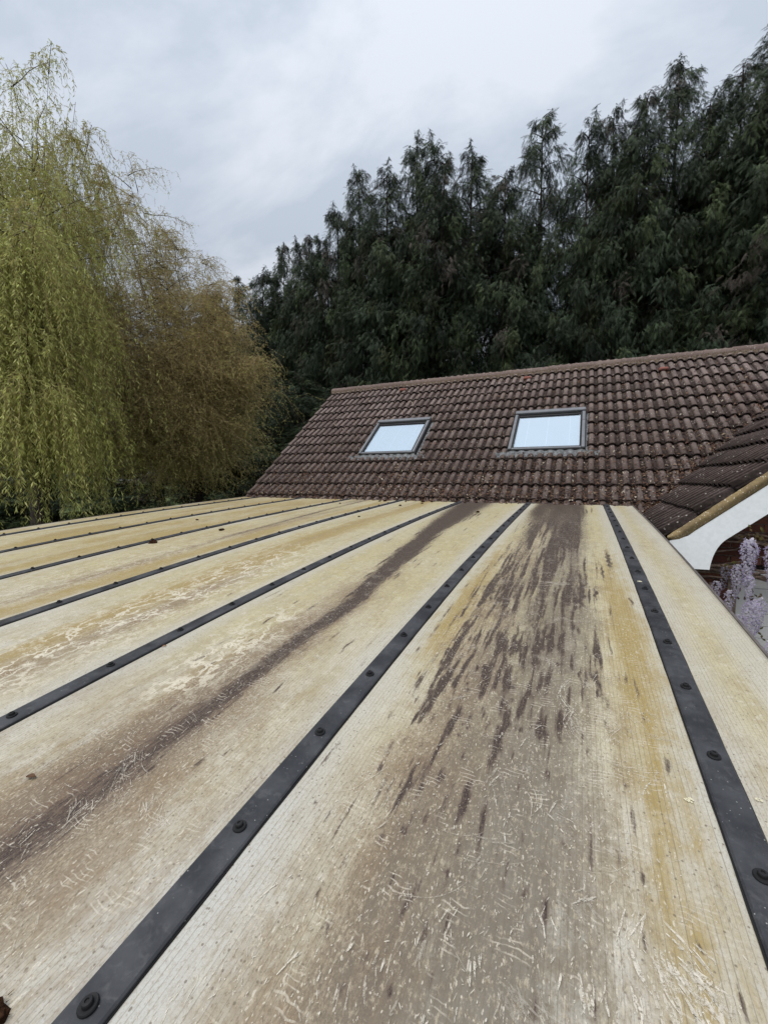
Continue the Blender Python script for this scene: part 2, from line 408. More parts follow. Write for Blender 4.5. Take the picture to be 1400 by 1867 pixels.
mainw = MB().box((-6.25, .12, GZ), (9.0, 6.6, -.10)); hpart('main_wall', mainw, flat_mat('wall_render', (.25, .16, .12), .9, .1, var=.2, nscale=20))
mb = MB()
sr = S_RIDGE; V = []
yr, zr = hp(0, sr).y, hp(0, sr).z
mb.add([(-6.36, *hp(0, S0+.03, -.03).yz), (9, *hp(0, S0+.03, -.03).yz), (9, yr, zr-.04), (-6.36, yr, zr-.04),
        (-6.36, *hp(0, S0+.03, -.09).yz), (9, *hp(0, S0+.03, -.09).yz), (9, yr, zr-.12), (-6.36, yr, zr-.12)],
       [(0, 1, 2, 3), (7, 6, 5, 4), (0, 4, 5, 1), (3, 7, 4, 0), (1, 5, 6, 2)])
mb.add([(-6.36, yr, zr-.04), (9, yr, zr-.04), (9, 2*yr+.2, -.12), (-6.36, 2*yr+.2, -.12)], [(0, 1, 2, 3)])
mb.add([(-6.26, .13, -.11), (-6.26, 2*yr-.13, -.11), (-6.26, yr, zr-.13)], [(0, 1, 2)])
main_roof = hpart('main_roof', mb, M_DECK)

# tile: two rolls, 300 x 400 mm, nose at v = 0
def roll(x, hgt=.044):                # height of the tile profile; x from the tile's left edge (repeats every 150 mm)
    u = (np.asarray(x, float)/.15) % 1.0; d = np.abs(u-.42)
    return np.where(d < .35, hgt*np.sqrt(np.maximum(0, 1-(d/.35)**2))**1.15, 0.0)
def tile_mesh(name, seed, width=.30, mat=None, hg=.044):
    r = random.Random(seed+int(width*100))
    us = [0, .07, .12, .22, .34, .50, .62, .72, .77]
    xs = [u*.15 for u in us]+([(1+u)*.15 for u in us]+[.30] if width > .2 else [.15])
    L = .40; V = []; F = []; n = len(xs); nose = [r.uniform(-.0015, .0015) for _ in xs]
    for v, up in ((0, .042), (L, -.004)):
        for x, j in zip(xs, nose): V.append((x, v+(j if v == 0 else 0), float(roll(x, hg))*(1 if v == 0 else .96) + up))
    for x, j in zip(xs, nose): V.append((x, .001+j, float(roll(x, hg))+.042-.015))
    for i in range(n-1):
        F.append((i, i+1, n+i+1, n+i)); F.append((2*n+i, 2*n+i+1, i+1, i))
    F.append((2*n, 0, n)); F.append((n-1, 2*n+n-1, 2*n-1))
    me = mesh(name, V, F, mat or M_TILE, False, dict(pan=np.tile([min(1, abs((x/.15) % 1-.42)/.35)**1.3 for x in xs], 3)))  # pan rises from crest to pan, drives the painted shade and grime
    sm = [len(f.vertices) == 4 and i % 2 == 0 for i, f in enumerate(me.polygons)]
    me.polygons.foreach_set('use_smooth', sm)
    return me
TILES = [tile_mesh('tile', i) for i in range(4)]
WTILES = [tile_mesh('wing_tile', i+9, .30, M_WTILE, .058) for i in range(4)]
HALF = [tile_mesh('half_tile', i, .15) for i in range(2)]

def roof_matrix(fn, a, s, axis, jit=True):
    j = random.uniform
    o = fn(a, s, j(-.005, .006) if jit else 0)
    if axis == 'x': ex, ey = Vector((1, 0, 0)), Vector((0, math.cos(PH), math.sin(PH)))
    else: ex, ey = Vector((0, -1, 0)), Vector((math.cos(PW), 0, math.sin(PW)))
    ez = ex.cross(ey)
    if jit:
        a_ = j(-.012, .012); ex, ey = ex*math.cos(a_)+ey*math.sin(a_), ey*math.cos(a_)-ex*math.sin(a_)
        b_ = j(-.010, .012); ey = (ey + ez*b_).normalized(); ez = ex.cross(ey)
    return Matrix(((ex.x, ey.x, ez.x, o.x), (ex.y, ey.y, ez.y, o.y), (ex.z, ey.z, ez.z, o.z), (0, 0, 0, 1)))

WIN = [(-4.345, 1.305), (-1.465, 1.305)]          # outer lower left corner of the roof windows (x, s)
WW, WH = 1.185, 1.215
tiles = []
ncol = 36
for r_ in range(14):
    s = S0 + r_*GA
    if s > S_RIDGE - .06: break
    for c_ in range(ncol):
        x = X0 + c_*.30
        yc = (s+.17)*math.cos(PH); xc = x+.15
        if xc > XE + yc*1.03 + .62: continue                        # beyond the valley
        hit = [any(wx+.02 < xh < wx+WW-.01 and ws-.1 < s < ws+WH-.20 for wx, ws in WIN) for xh in (x+.075, x+.225)]
        if all(hit): continue
        if any(hit):
            xx = x+.15 if hit[0] else x
            tiles.append((roof_matrix(hp, xx, s, 'x'), 'main', Vector((xc, yc, s*math.sin(PH))), True)); continue
        tiles.append((roof_matrix(hp, x, s, 'x'), 'main', Vector((xc, yc, s*math.sin(PH))), False))
WY = -1.90                                       # gable verge of the wing
for r_ in range(13):
    s = -.28 + r_*GA
    for c_ in range(22):
        y1 = WY + .30*(c_+1) - .0                # tile runs from y1 back to y1 - .30 (local x is -Y)
        yc = y1 - .15; xc = XE + (s+.17)*math.cos(PW)
        if xc < XE + yc*1.03 - .62: continue
        tiles.append((roof_matrix(wp, y1, s, 'y'), 'wing', Vector((xc, yc, s*math.sin(PW))), False))

Rv = cam.rotation_euler.to_matrix().transposed()
def in_view(p, m=1.03):
    q = Rv @ (p - CAM)
    if q.z > -.1: return False
    return abs(q.x/-q.z*767.7) < 700*m and abs(q.y/-q.z*767.7) < 933*m
mb = MB()
yb = 4.2
Aw = 3.70; Za = (Aw-XE)*math.tan(PW)
mb.add([wp(WY+.03, -.25, -.03), wp(yb, -.25, -.03), Vector((Aw, yb, Za-.05)), Vector((Aw, WY+.03, Za-.05)), Vector((2*Aw-.4, WY+.03, -.2)), Vector((2*Aw-.4, yb, -.2))],
       [(0, 3, 2, 1), (3, 4, 5, 2)])
wing_roof = hpart('wing_roof', mb, M_DECK)

def prio(t_):
    p = t_[2]
    if not in_view(p): return 1e9
    hidden = 0
    x, y, z = p
    if t_[1] == 'main' and x > XE + y*1.03 + .32: hidden = 500
    if t_[1] == 'wing' and y > (x-XE)/1.03 + .35: hidden = 500
    return (p-CAM).length + hidden
tiles.sort(key=prio)
rest = {'main': MB(), 'wing': MB()}; PANA = {'main': [], 'wing': []}
for i, (M, w, p, hf) in enumerate(tiles):
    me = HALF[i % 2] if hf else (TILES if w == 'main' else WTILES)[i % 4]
    par = main_roof if w == 'main' else wing_roof
    if i < 298 and prio(tiles[i]) < 400:
        o = bpy.data.objects.new('roof_tile', me); col.objects.link(o); o.parent = par; o.matrix_local = M
    else:
        rest[w].add([M @ v.co for v in me.vertices], [tuple(f.vertices) for f in me.polygons]); PANA[w] += [a.value for a in me.attributes['pan'].data]
for w, par in (('main', main_roof), ('wing', wing_roof)):
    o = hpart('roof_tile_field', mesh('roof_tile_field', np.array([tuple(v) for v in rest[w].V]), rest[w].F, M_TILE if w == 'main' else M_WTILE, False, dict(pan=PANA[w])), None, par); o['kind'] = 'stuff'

# ridge tiles
def ridge_mesh():
    V = []; F = []; k = 10; L = .46
    for e, rr in ((0, .120), (.03, .122), (L-.01, .115)):
        for j in range(k+1):
            a = math.pi*(j/k*1.14 - .07); V.append((e, -math.cos(a)*rr, math.sin(a)*rr*.92))
    for e in range(2):
        for j in range(k): F.append((e*(k+1)+j, (e+1)*(k+1)+j, (e+1)*(k+1)+j+1, e*(k+1)+j+1))
    F.append(tuple(range(k+1)))
    return mesh('ridge_tile', V, F, M_RIDGE, True)
RM = ridge_mesh()
for i in range(24):
    o = obj('ridge_tile', RM, main_roof, (-6.42+i*.45, yr, zr+.005+random.uniform(-.004, .004)), (0, random.uniform(-.008, .008), random.uniform(-.01, .01)))
mb = MB()                                   # mortar bed under the ridge
for i in range(120):
    x = -6.40+i*.09; mb.box((x, yr-.135-random.uniform(0, .012), zr-.06), (x+.09, yr+.13, zr+.012+random.uniform(-.008, .012)))
hpart('ridge_mortar', mb, flat_mat('ridge_mortar_mix', (.19, .145, .11), .95, .1, var=.45, nscale=40, bump=.6), main_roof)
for x, s in ((-1.42, 4.02), (1.02, 3.86), (-4.28, 4.02)):
    mb = MB(); q = hp(x, s, .055)
    mb.tube([q+Vector((-.075, 0, -.01)), q+Vector((-.055, 0, .012)), q+Vector((.055, 0, .012)), q+Vector((.075, 0, -.01))], [.018, .036, .036, .018], 8)
    hpart('mortar_lump', mb, flat_mat('red_clay', (.24, .10, .08), .9, .1, var=.2, nscale=50), main_roof, True)
# verge strip on the left
mb = MB(); 
for i in range(44):
    s = S0 + i*.105; a = hp(X0-.02, s, -.03); b = hp(X0+.03, s+.105, .012+random.uniform(-.004, .006))
    mb.add([hp(X0-.025, s, -.05), hp(X0+.02, s, -.05), hp(X0+.02, s, .016), hp(X0-.015, s, .010), hp(X0-.025, s+.105, -.05), hp(X0+.02, s+.105, -.05), hp(X0+.02, s+.105, .016), hp(X0-.015, s+.105, .010)],
           [(0, 1, 2, 3), (4, 7, 6, 5), (3, 2, 6, 7), (0, 3, 7, 4), (1, 5, 6, 2)])
hpart('verge_mortar', mb, M_RENDERW, main_roof)

# roof windows ---------------------------------------------------------
def skylight(x, s, label):
    g = obj('roof_window', None, house, -HO, None, label=label)
    def Bx(mb, x0, s0, h0, x1, s1, h1, bev=0):
        o = hp(0, 0); ey = Vector((0, math.cos(PH), math.sin(PH))); ez = Vector((0, -math.sin(PH), math.cos(PH)))
        M = Matrix(((1, 0, 0, x), (0, ey.y, ez.y, o.y+s*ey.y), (0, ey.z, ez.z, o.z+s*ey.z), (0, 0, 0, 1)))
        if h1 > .031: h1 += .018; h0 = h0+.018 if h0 > .001 else h0
        return mb.box((x0, s0, h0), (x1, s1, h1), M, bev)
    b = MB()
    Bx(b, -.012, 0, 0, .03, WH, .066); Bx(b, WW-.03, 0, 0, WW+.012, WH, .066); Bx(b, .03, 0, 0, WW-.03, .05, .060); Bx(b, .03, WH-.05, 0, WW-.03, WH, .066)
    hpart('kerb', b, M_DARK, g)
    f = MB()
    Bx(f, 0, .004, .066, .052, .82, .100, .006); Bx(f, 0, .824, .068, .052, WH-.10, .102, .006)
    Bx(f, WW-.052, .004, .066, WW, .82, .100, .006); Bx(f, WW-.052, .824, .068, WW, WH-.10, .102, .006)
    Bx(f, .055, .004, .061, WW-.055, .045, .090, .006)
    Bx(f, -.004, WH-.080, .067, WW+.004, WH+.01, .118, .008)
    hpart('frame', f, M_FRAME, g)
    sa = MB()
    Bx(sa, .056, .048, .032, .078, WH-.102, .088, .004); Bx(sa, WW-.078, .048, .032, WW-.056, WH-.102, .088, .004)
    Bx(sa, .079, .048, .032, WW-.079, .072, .080, .004); Bx(sa, .079, WH-.145, .032, WW-.079, WH-.102, .075, .004)
    hpart('sash', sa, M_DARK, g)
    gl = MB(); Bx(gl, .079, .073, .055, WW-.079, WH-.146, .060)
    t = NT('window_glass'); 
    tr = t.n.new('ShaderNodeBsdfTransparent'); tr.inputs[0].default_value = (.93, .97, 1, 1)
    gs = t.n.new('ShaderNodeBsdfGlossy'); gs.inputs['Roughness'].default_value = .03
    lw = t.n.new('ShaderNodeLayerWeight'); fr_ = t.math('MULTIPLY_ADD', t.math('POWER', lw.outputs['Facing'], 3.0), .55, .07)
    ms = t.n.new('ShaderNodeMixShader'); t.l.new(fr_, ms.inputs[0]); t.l.new(tr.outputs[0], ms.inputs[1]); t.l.new(gs.outputs[0], ms.inputs[2]); t.l.new(ms.outputs[0], t.out.inputs[0])
    hpart('pane', gl, t.m, g)
    bl = MB(); Bx(bl, .094, .094, .040, WW-.094, WH-.160, .046)
    hpart('blind', bl, BLIND, g)
    ra = MB()
    for q in (.22, .50, .80): Bx(ra, WW*q-.003, .096, .0462, WW*q+.003, WH-.161, .048)
    hpart('blind_cord', ra, CORD, g)
    rim = MB(); Bx(rim, .080, .074, .036, .093, WH-.147, .050); Bx(rim, WW-.093, .074, .036, WW-.080, WH-.147, .050); Bx(rim, .094, .074, .036, WW-.094, .093, .050)
    hpart('spacer_bar', rim, CORD, g)
    # lead apron dressed over the tile rolls
    V = []; F = []; n = 78; x0, x1 = -.20, WW+.22
    for j, (ss_, hh) in enumerate(((.02, .052), (-.05, .040), (-.105, .034), (-.155, .026))):
        for i in range(n+1):
            xx = x0+(x1-x0)*i/n; xa = x+xx; u = ((xa-X0)/.15) % 1
            w = float(roll(xa-X0))
            edge = .006*math.sin(i*1.3) if j == 3 else 0
            lim = ss_ if (0 < xx < WW or j > 0) else -.04
            V.append(hp(xa, s+lim+edge, w*(.35+.2*j)+hh+.012-.006*j))
    for j in range(3):
        for i in range(n): F.append((j*(n+1)+i, (j+1)*(n+1)+i, (j+1)*(n+1)+i+1, j*(n+1)+i+1))
    hpart('lead_apron', mesh('lead_apron', [tuple(v) for v in V], F, M_LEAD, True), None, g)
    sd = MB(); Bx(sd, WW+.013, -.02, .01, WW+.085, WH+.02, .030); Bx(sd, -.055, -.02, .01, -.013, WH+.02, .026); Bx(sd, -.055, WH+.011, .01, WW+.085, WH+.08, .022)
    hpart('side_flashing', sd, M_LEAD, g)
t_ = NT('white_blind'); BLIND = t_.fin((.61, .64, .67), .6, .3)
CORD = flat_mat('white_spacer', (.76, .79, .82), .5, .3, var=.02)
skylight(*WIN[0], 'roof window on the left, nearer the open end of the roof')
skylight(*WIN[1], 'roof window on the right, nearer the valley')

# wing gable ------------------------------------------------------------
def wz(x): return (x-XE)*math.tan(PW)
up = [(x, wz(x)-.112) for x in (.62, 1.1, 2.2, Aw)]
poly = [(.425, -.205), (.50, -.188), (.565, -.155)] + up + [(Aw, wz(Aw)-.112-.25), (1.114, .070)]
c0, c1, c2 = Vector((.836, -.171)), Vector((.748, -.255)), Vector((.731, -.447))
cur = [tuple((1-u)**2*c0 + 2*u*(1-u)*c1 + u*u*c2) for u in [i/8 for i in range(9)]]
poly += [tuple(v) for v in cur] + [(.425, -.452)]
mb = MB().prism(poly, -1.945, -1.920)
hpart('bargeboard', mb, M_WHITE)
mb = MB().prism([(2*Aw-x, z) for x, z in poly][::-1], -1.945, -1.920)
hpart('bargeboard', mb, M_WHITE)
mb = MB(); n = 150                              # mortar bedding along the verge, rough
V = []; F = []; K = 5
for i in range(n+1):
    x = .405 + (Aw-.405)*i/n; tap = min(1, .25+(x-.405)/.10)
    top = wz(x) + .010; bot = wz(x)-.110
    for j in range(K):
        u = j/(K-1); z = top + (bot-top)*u*tap
        y = -1.905 - .052*math.sin(math.pi*min(1, u*.75+.2)) + random.uniform(-.005, .005)
        V.append((x, y, z+random.uniform(-.003, .003)))
for i in range(n):
    for j in range(K-1): F.append((i*K+j, (i+1)*K+j, (i+1)*K+j+1, i*K+j+1))
t = NT('lichen_mortar'); p_ = t.pos()
c_ = t.mix(t.ramp(t.noise(p_, 9, 4), .3, .7), (.20, .15, .085), (.30, .225, .115))
c_ = t.mix(t.ramp(t.noise(p_, 60, 4), .35, .7, 0, .5), c_, (.14, .10, .06))
v_ = t.vor(p_, 70, 'F1'); s_ = t.n.new('ShaderNodeSeparateColor'); t.l.new(t.vor(p_, 70, 'F1', 1, 'Color'), s_.inputs[0])
c_ = t.mix(t.math('MULTIPLY', t.ramp(t.math('ADD', v_, t.math('MULTIPLY', t.noise(p_, 210, 3, .8), .6)), .52, .62, 1, 0), t.math('GREATER_THAN', s_.outputs[0], .62)), c_, (.60, .55, .46))
t.bump(t.noise(p_, 90, 4), .6, .006)
hpart('verge_mortar', mesh('verge_mortar', V, F, t.fin(c_, .95, .1), True), None)
mb = MB().box((.47, -1.62, -.30), (.62, -1.60, -.17)).box((.46, -1.9, -.21), (.50, .1, -.17)); hpart('soffit', mb, M_DARK)
# gutter end under the eaves
mb = MB().tube([(.36, -1.88, -.24), (.36, .2, -.24)], .055, 10); hpart('gutter', mb, M_DARK, None, True)

WALLY = -1.64
mb = MB()
mb.add([(.62, WALLY+.012, GZ), (1.02, WALLY+.012, GZ), (1.02, WALLY+.012, -.42), (6.0, WALLY+.012, -.42), (6.78, WALLY+.012, -.25), (Aw, WALLY+.012, Za-.1), (.62, WALLY+.012, -.05)], [(0, 1, 2, 3, 4, 5, 6)])
mb.box((.62, WALLY+.03, GZ), (.90, .1, -.08)); mb.box((.9, WALLY+.25, GZ), (6.7, WALLY+.40, -.08))
wing_wall = hpart('wing_wall', mb, M_RENDERW)
t = NT('red_brick'); p_ = t.pos()
c_ = t.mix(t.rnd(), (.085, .034, .026), (.18, .070, .048)); c_ = t.mix(t.ramp(t.noise(p_, 50, 4), .3, .75, 0, .6), c_, (.05, .025, .02))
t.bump(t.noise(p_, 120, 3), .4, .003); M_BRICK = t.fin(c_, .9, .15)
BR = [mesh('brick', *(lambda b: (np.array(b.V), b.F))(MB().box((0, 0, 0), (L, .10, .065))), M_BRICK) for L in (.215, .1025)]
nb = 0
for row in range(38):
    z = -2.30 + row*.075; off = -.1125 if row % 2 else 0
    if z > .75: break
    for k in range(9):
        x = .62 + off + k*.225
        if x < .61: x0_, me = .62, BR[1]
        else: x0_, me = x, BR[0]
        L = .1025 if me is BR[1] else .215
        if z < -.47 and x0_+L > 1.02: 
            if x0_ + .1025 <= 1.02 and z < -.47: me = BR[1]; L = .1025
            else: continue
        if z+.075 > wz(x0_+.0)-.06: continue
        if z < -1.5 or x0_ > 2.3: continue
        o = bpy.data.objects.new('brick', me); col.objects.link(o); o.parent = wing_wall
        o.location = (x0_, WALLY+random.uniform(-.002, .002), z); nb += 1
# garage door: planks
gd = obj('garage_door', None, house, -HO)
mb = MB().box((1.022, WALLY+.02, GZ+.05), (1.112, WALLY+.055, -.474)).box((1.112, WALLY+.02, -.53), (3.6, WALLY+.055, -.474))
hpart('door_frame', mb, M_DOOR, gd)
PK = mesh('plank', *(lambda b: (np.array(b.V), b.F))(MB().box((0, 0, 0), (2.5, .02, .111), None, .002)), M_DOOR)
z = -.645
k_ = 0
mb = MB().box((1.115, WALLY+.03, -.645), (3.6, WALLY+.05, -.533)); hpart('plank', mb, M_DOOR, gd)
while z > GZ+.2:
    z -= .1155; o = obj('plank', PK, gd, (1.115, WALLY+.03, z))
mb = MB().box((1.115, WALLY+.052, GZ+.05), (3.6, WALLY+.07, -.53)); hpart('backing', mb, M_DARK, gd)

# ------------------------------------------------------------------ canopy
canopy = thing('canopy_roof', 'curved canopy of stained cream polycarbonate sheets held by black bolted bars', 'canopy', (-3, -3, GZ))
CO = Vector((-3, -3, GZ))
XR, XL = 0.31, -6.40
bars = [0, -1, -2, -3, -4, -5, -6]
OFF = [1.29916, 2.24639, 2.54892, 1.55288, 1.85367, 1.18063, 1.16049]; BD = .3258318
def gauss(x, c, w): return np.exp(-((x-c)/w)**2)
streaks = [(-.77, 4.19, .012, .14), (-.78, 4.91, .014, .16), (-.75, 5.14, .011, .13), (-.70, 5.55, .007, .09), (-.52, 5.36, .013, .07), (-.51, 5.24, .009, .05),
           (-.31, 4.10, .012, .20), (-.24, 4.0, .009, .12), (-.37, 4.05, .012, .22), (-.31, 4.9, .006, .08), (-.26, 4.9, .010, .05), (-.11, 5.27, .007, .035),
           (-.41, 5.24, .010, .05), (-.14, 3.28, .018, .30), (-.19, 3.6, .010, .2), (-.62, 5.0, .008, .06), (-.45, 4.6, .010, .14), (-.56, 4.7, .010, .16), (-.08, 4.1, .007, .08),
           (-.83, 4.5, .008, .10), (-1.28, 5.35, .006, .05), (-1.2, 5.0, .006, .08), (-.40, 5.72, .005, .02), (-.24, 5.58, .004, .015), (-.60, 5.82, .006, .03), (-.13, 5.70, .004, .014),
           (-1.72, 5.3, .008, .05), (-1.7, 4.9, .008, .07), (-2.15, 4.7, .006, .1), (-.66, 5.3, .012, .08), (-.56, 5.55, .009, .06)]
rs_ = np.random.default_rng(3)
RS = []
for _ in range(560):                             # broken dark run-off marks on the near right sheet
    s_ = 6.1-abs(rs_.normal(0, 1.9)); s_ = s_ if s_ > .6 else rs_.uniform(.6, 5); x_ = rs_.choice([rs_.normal(-.70, .09), rs_.normal(-.42, .13), rs_.normal(-.55, .2)], p=[.35, .4, .25])
    far_ = np.clip((5.6-s_)/2.5, .10, 1.2)
    if -.93 < x_ < -.07 and not (s_ > 5.45 and rs_.random() < .55): RS.append((x_, s_, rs_.uniform(.002, .0075)*(1 if s_ > 4.5 else 1.2), rs_.uniform(.04, .36)*far_, rs_.uniform(.30, .85) if s_ < 4.7 else rs_.uniform(.45, 1.0)))
for _ in range(90):
    s_ = rs_.uniform(4.7, 5.75); RS.append((rs_.choice([rs_.normal(-.70, .10), rs_.normal(-.42, .12)]), s_, rs_.uniform(.003, .007), rs_.uniform(.02, .09), rs_.uniform(.35, .9)))
for _ in range(110):                             # and beside the plum streak
    s_ = rs_.uniform(1.2, 6.0); far_ = np.clip((6.1-s_)/2.5, .12, 1)
    RS.append((-1.50+rs_.normal(0, .17), s_, rs_.uniform(.004, .009), rs_.uniform(.04, .18)*far_, rs_.uniform(.35, .85)))
for _ in range(90): RS.append((rs_.uniform(-2.9, -1.05), rs_.uniform(2.5, 5.9), rs_.uniform(.003, .006), rs_.uniform(.02, .10), rs_.uniform(.3, .7)))
def masks(X, S):
    A = fbm(X*6, S*1.1, 1); Bn = fbm(X*14, S*.8, 5); C = fbm(X*3, S*2, 9); D = fbm(X*40, S*2.2, 31)
    P = np.zeros_like(X); B = np.zeros_like(X); O = np.zeros_like(X); Wb = np.zeros_like(X); SO = np.zeros_like(X)
    # panel between bars 1 and 2: the long plum-brown streak
    xc = np.interp(S, [0, 2.4, 3.5, 4.5, 5.3, 6.9], [-1.80, -1.62, -1.53, -1.43, -1.42, -1.47]); xc = xc + (C-.5)*.05
    w = np.interp(S, [0, 1, 2.4, 3.6, 4.5, 5.3, 5.8, 6.5], [.30, .22, .13, .085, .060, .055, .075, .11])
    amp = np.interp(S, [0, 4.5, 5.3, 5.7, 6.1, 6.6], [.95, 1.0, .85, .60, .62, .5])
    inp = (X < -1.03) & (X > -1.97)
    P += inp*amp*1.35*gauss(X, xc, w)*(.62+.75*A)
    B += inp*(.85*gauss(X, xc+.0, w*2.4)*smoothstep(3.0, 4.8, S) + .4*gauss(X, xc-.15, .10)*smoothstep(4, 5, S))
    O += inp*(.55*gauss(X, xc-.20, .08)*smoothstep(4.2, 5.2, S)*(A+.3) + .3*gauss(X, -1.15, .1)*C)
    # panel between bars 0 and 1
    inp = (X < -.03) & (X > -.97)
    top = smoothstep(3.2, .8, S)
    P += inp*(top*smoothstep(-.98, -.78, X)*smoothstep(-.16, -.36, X)*(.70+.7*A) + smoothstep(1.5, 2.6, S)*smoothstep(6.2, 3.2, S)*.60*smoothstep(-.88, -.62, X)*smoothstep(-.17, -.40, X)*smoothstep(.36, .72, Bn)*1.45)
    P += inp*.62*gauss(X, -.79, .05)*smoothstep(3.4, 4.2, S)*smoothstep(5.5, 5.0, S)*smoothstep(.35, .6, D)
    B += inp*(.95*smoothstep(-.92, -.68, X+(A-.5)*.12)*smoothstep(-.14, -.34, X+(C-.5)*.1)*smoothstep(.8, 2.8, S)*(.30+.55*A+.35*smoothstep(4.6, 5.5, S))*(1-.55*smoothstep(-.62, -.48, X)*smoothstep(-.16, -.3, X)))
    O += inp*(1.0*gauss(X, -.135, .09)*smoothstep(2.2, 3.8, S)*(.35+.9*A) + .55*gauss(X, -.86, .06)*smoothstep(2.5, 3.5, S)*smoothstep(5.4, 4.6, S))
    B += ((X < -1.03) & (X > -1.97))*.34*smoothstep(4.9, 5.7, S)*(.4+A) + ((X < -.60) & (X > -.97))*.22*smoothstep(4.9, 5.9, S)*A
    O += ((X < -.03) & (X > -.97))*.5*smoothstep(-.60, -.8, X)*gauss(S, 4.3, 1.1)*A
    # panel 2-3
    inp = (X < -2.03) & (X > -2.97)
    B += inp*(.62*gauss(X, -2.37, .17)*smoothstep(3.4, 5.0, S)*(.5+A) + .45*gauss(X, -2.57, .04)*(A+.2)*smoothstep(4.6, 3, S))
    O += inp*(.85*gauss(X, -2.52, .17)*(.4+A) + .45*C*smoothstep(.4, .7, Bn))
    P += inp*.5*(gauss(X, -2.70, .05)*smoothstep(2.8, 1.2, S))*Bn*1.7
    Wb += inp*gauss(X, -2.42, .26)*smoothstep(3.0, 4.2, S)
    # panel 3-4
    inp = (X < -3.03) & (X > -3.97)
    B += inp*(.75*gauss(X, -3.38, .10)*(.3+A)*smoothstep(.5, 2, S) + .4*gauss(X, -3.6, .1)*Bn)
    P += inp*(.75*gauss(X, -3.45-.06*(3-S), .055)*smoothstep(4.5, 3.2, S)*(A+.35) + .5*gauss(X, -3.75, .10)*smoothstep(1.6, .3, S))
    O += inp*(.75*C*(A+.4)+.6*gauss(X, -3.2, .12)*(A+.3)); Wb += inp*.55*gauss(X, -3.5, .25)*smoothstep(3.0, 4.2, S)
    # far panels
    inp = X < -4.03
    B += inp*(.45*gauss((X % 1.0), .55, .13)*(A*1.2)*(Bn+.3)); O += inp*(.22+.95*(A-.25)*C*2.2+.4*gauss((X % 1.0), .75, .12)*Bn); P += inp*.28*gauss((X % 1.0), .6, .05)*smoothstep(.45, .7, Bn)*smoothstep(3.5, 1.5, S)
    # narrow sheet on the right
    inp = X > .03; O += inp*(.35*A*C*1.6 + .40*gauss(X, .13, .06)*smoothstep(4.8, 5.6, S)); B += inp*.35*Bn*A*1.5
    for (x, s, wx, ls, am) in RS:
        k = (abs(X-x) < wx*3+.02) & (abs(S-s) < ls*2.6)
        P[k] += am*gauss(X[k], x+.004*np.sin(S[k]*9+x*50), wx)*gauss(S[k], s, ls)
    inp = (X < -.03) & (X > -.97)
    SO += inp*(1.05*gauss(X, -.43+(A-.5)*.08, .19)*smoothstep(.4, 2.2, S)*(.50+.65*A+.20*smoothstep(5.2, 5.9, S)) + .35*gauss(X, -.66, .10)*smoothstep(2.6, 4.4, S)*C*1.6)
    SO += ((X < -1.03) & (X > -1.97))*(.55*gauss(X, -1.47, .13)*smoothstep(4.6, 5.6, S)*(A+.3))
    for (x, s, wx, ls) in streaks: P += .95*gauss(X, x+.004*np.sin(S*60), wx)*gauss(S, s, ls)
    Wb += (X < -1.4)*(X > -1.95)*gauss(X, -1.66, .14)*smoothstep(4.5, 5.0, S)*smoothstep(5.75, 5.4, S)*.95
    db = np.min([abs(X-b) for b in bars+[XR, XL]], 0)
    G = smoothstep(.17, .04, db+(A-.5)*.08)*.8 + .75*smoothstep(5.2, 6.1, S)*smoothstep(-1.05, -.8, -abs(X+.15)-.0)*0
    G += ((X < -.55) & (X > -.97))*smoothstep(5.45, 5.9, S)*smoothstep(-.72, -.86, X)*.6 + ((X < -1.03) & (X > -1.3))*smoothstep(5.8, 6.1, S)*.5
    return [np.clip(a, 0, 1.3) for a in (P, B, O, G, Wb, SO)]

edges = [(XR, -.0)] + [(-i, -(i+1)) for i in range(6)] + [(-6.0, XL)]
for xa, xb in edges:
    hi = xa if xa == XR else xa - .012; lo = xb if xb == XL else xb + .012
    fin_ = xa in (0, -1); nx = max(12, int((hi-lo)/(.0055 if fin_ else .018)))
    sg = np.concatenate([np.arange(0, 3.0, .03), np.arange(3.0, S_END+.001, .0125 if fin_ else .02)]); ns = len(sg)
    xs = np.linspace(lo, hi, nx+1)
    Xg, Sg = np.meshgrid(xs, sg); Xf, Sf = Xg.ravel(), Sg.ravel()
    # sheets sag very slightly between the bars
    u = (Xf-lo)/(hi-lo); hgt = -.004*np.sin(np.pi*u) + (.0012*(fbm(Xf*3, Sf*2, 77)-.5))
    Vt = cpt(Xf, Sf, hgt) - np.array(CO)
    Vb = cpt(Xf, Sf, -.025) - np.array(CO)
    n1_ = nx+1; idx = (np.arange(ns-1)[:, None]*n1_ + np.arange(nx)[None]).ravel()
    Ft = np.stack([idx, idx+n1_, idx+n1_+1, idx+1], 1)
    # underside and edges, coarse
    N = len(Vt); ring = [*range(n1_), *[j*n1_+nx for j in range(1, ns)], *[(ns-1)*n1_+i for i in range(nx-1, -1, -1)], *[j*n1_ for j in range(ns-2, 0, -1)]]
    Fs = np.array([(ring[i], ring[(i+1) % len(ring)], ring[(i+1) % len(ring)]+N, ring[i]+N) for i in range(len(ring))])
    jj = np.arange(ns-1)*n1_; Fb = np.stack([jj, jj+nx, jj+n1_+nx, jj+n1_], 1) + N
    P, B, O, G, Wb, SO = masks(Xf, Sf); z2 = lambda a: np.concatenate([a, a*.3])
    me = mesh('polycarbonate_sheet', np.r_[Vt, Vb], np.r_[Ft, Fs, Fb], M_SHEET, True,
              dict(purple=z2(P), brown=z2(B), olive=z2(O), grey=z2(G), web=z2(Wb), soot=z2(SO)), np.c_[np.r_[Xf, Xf], np.r_[Sf, Sf]])
    obj('polycarbonate_sheet', me, canopy)

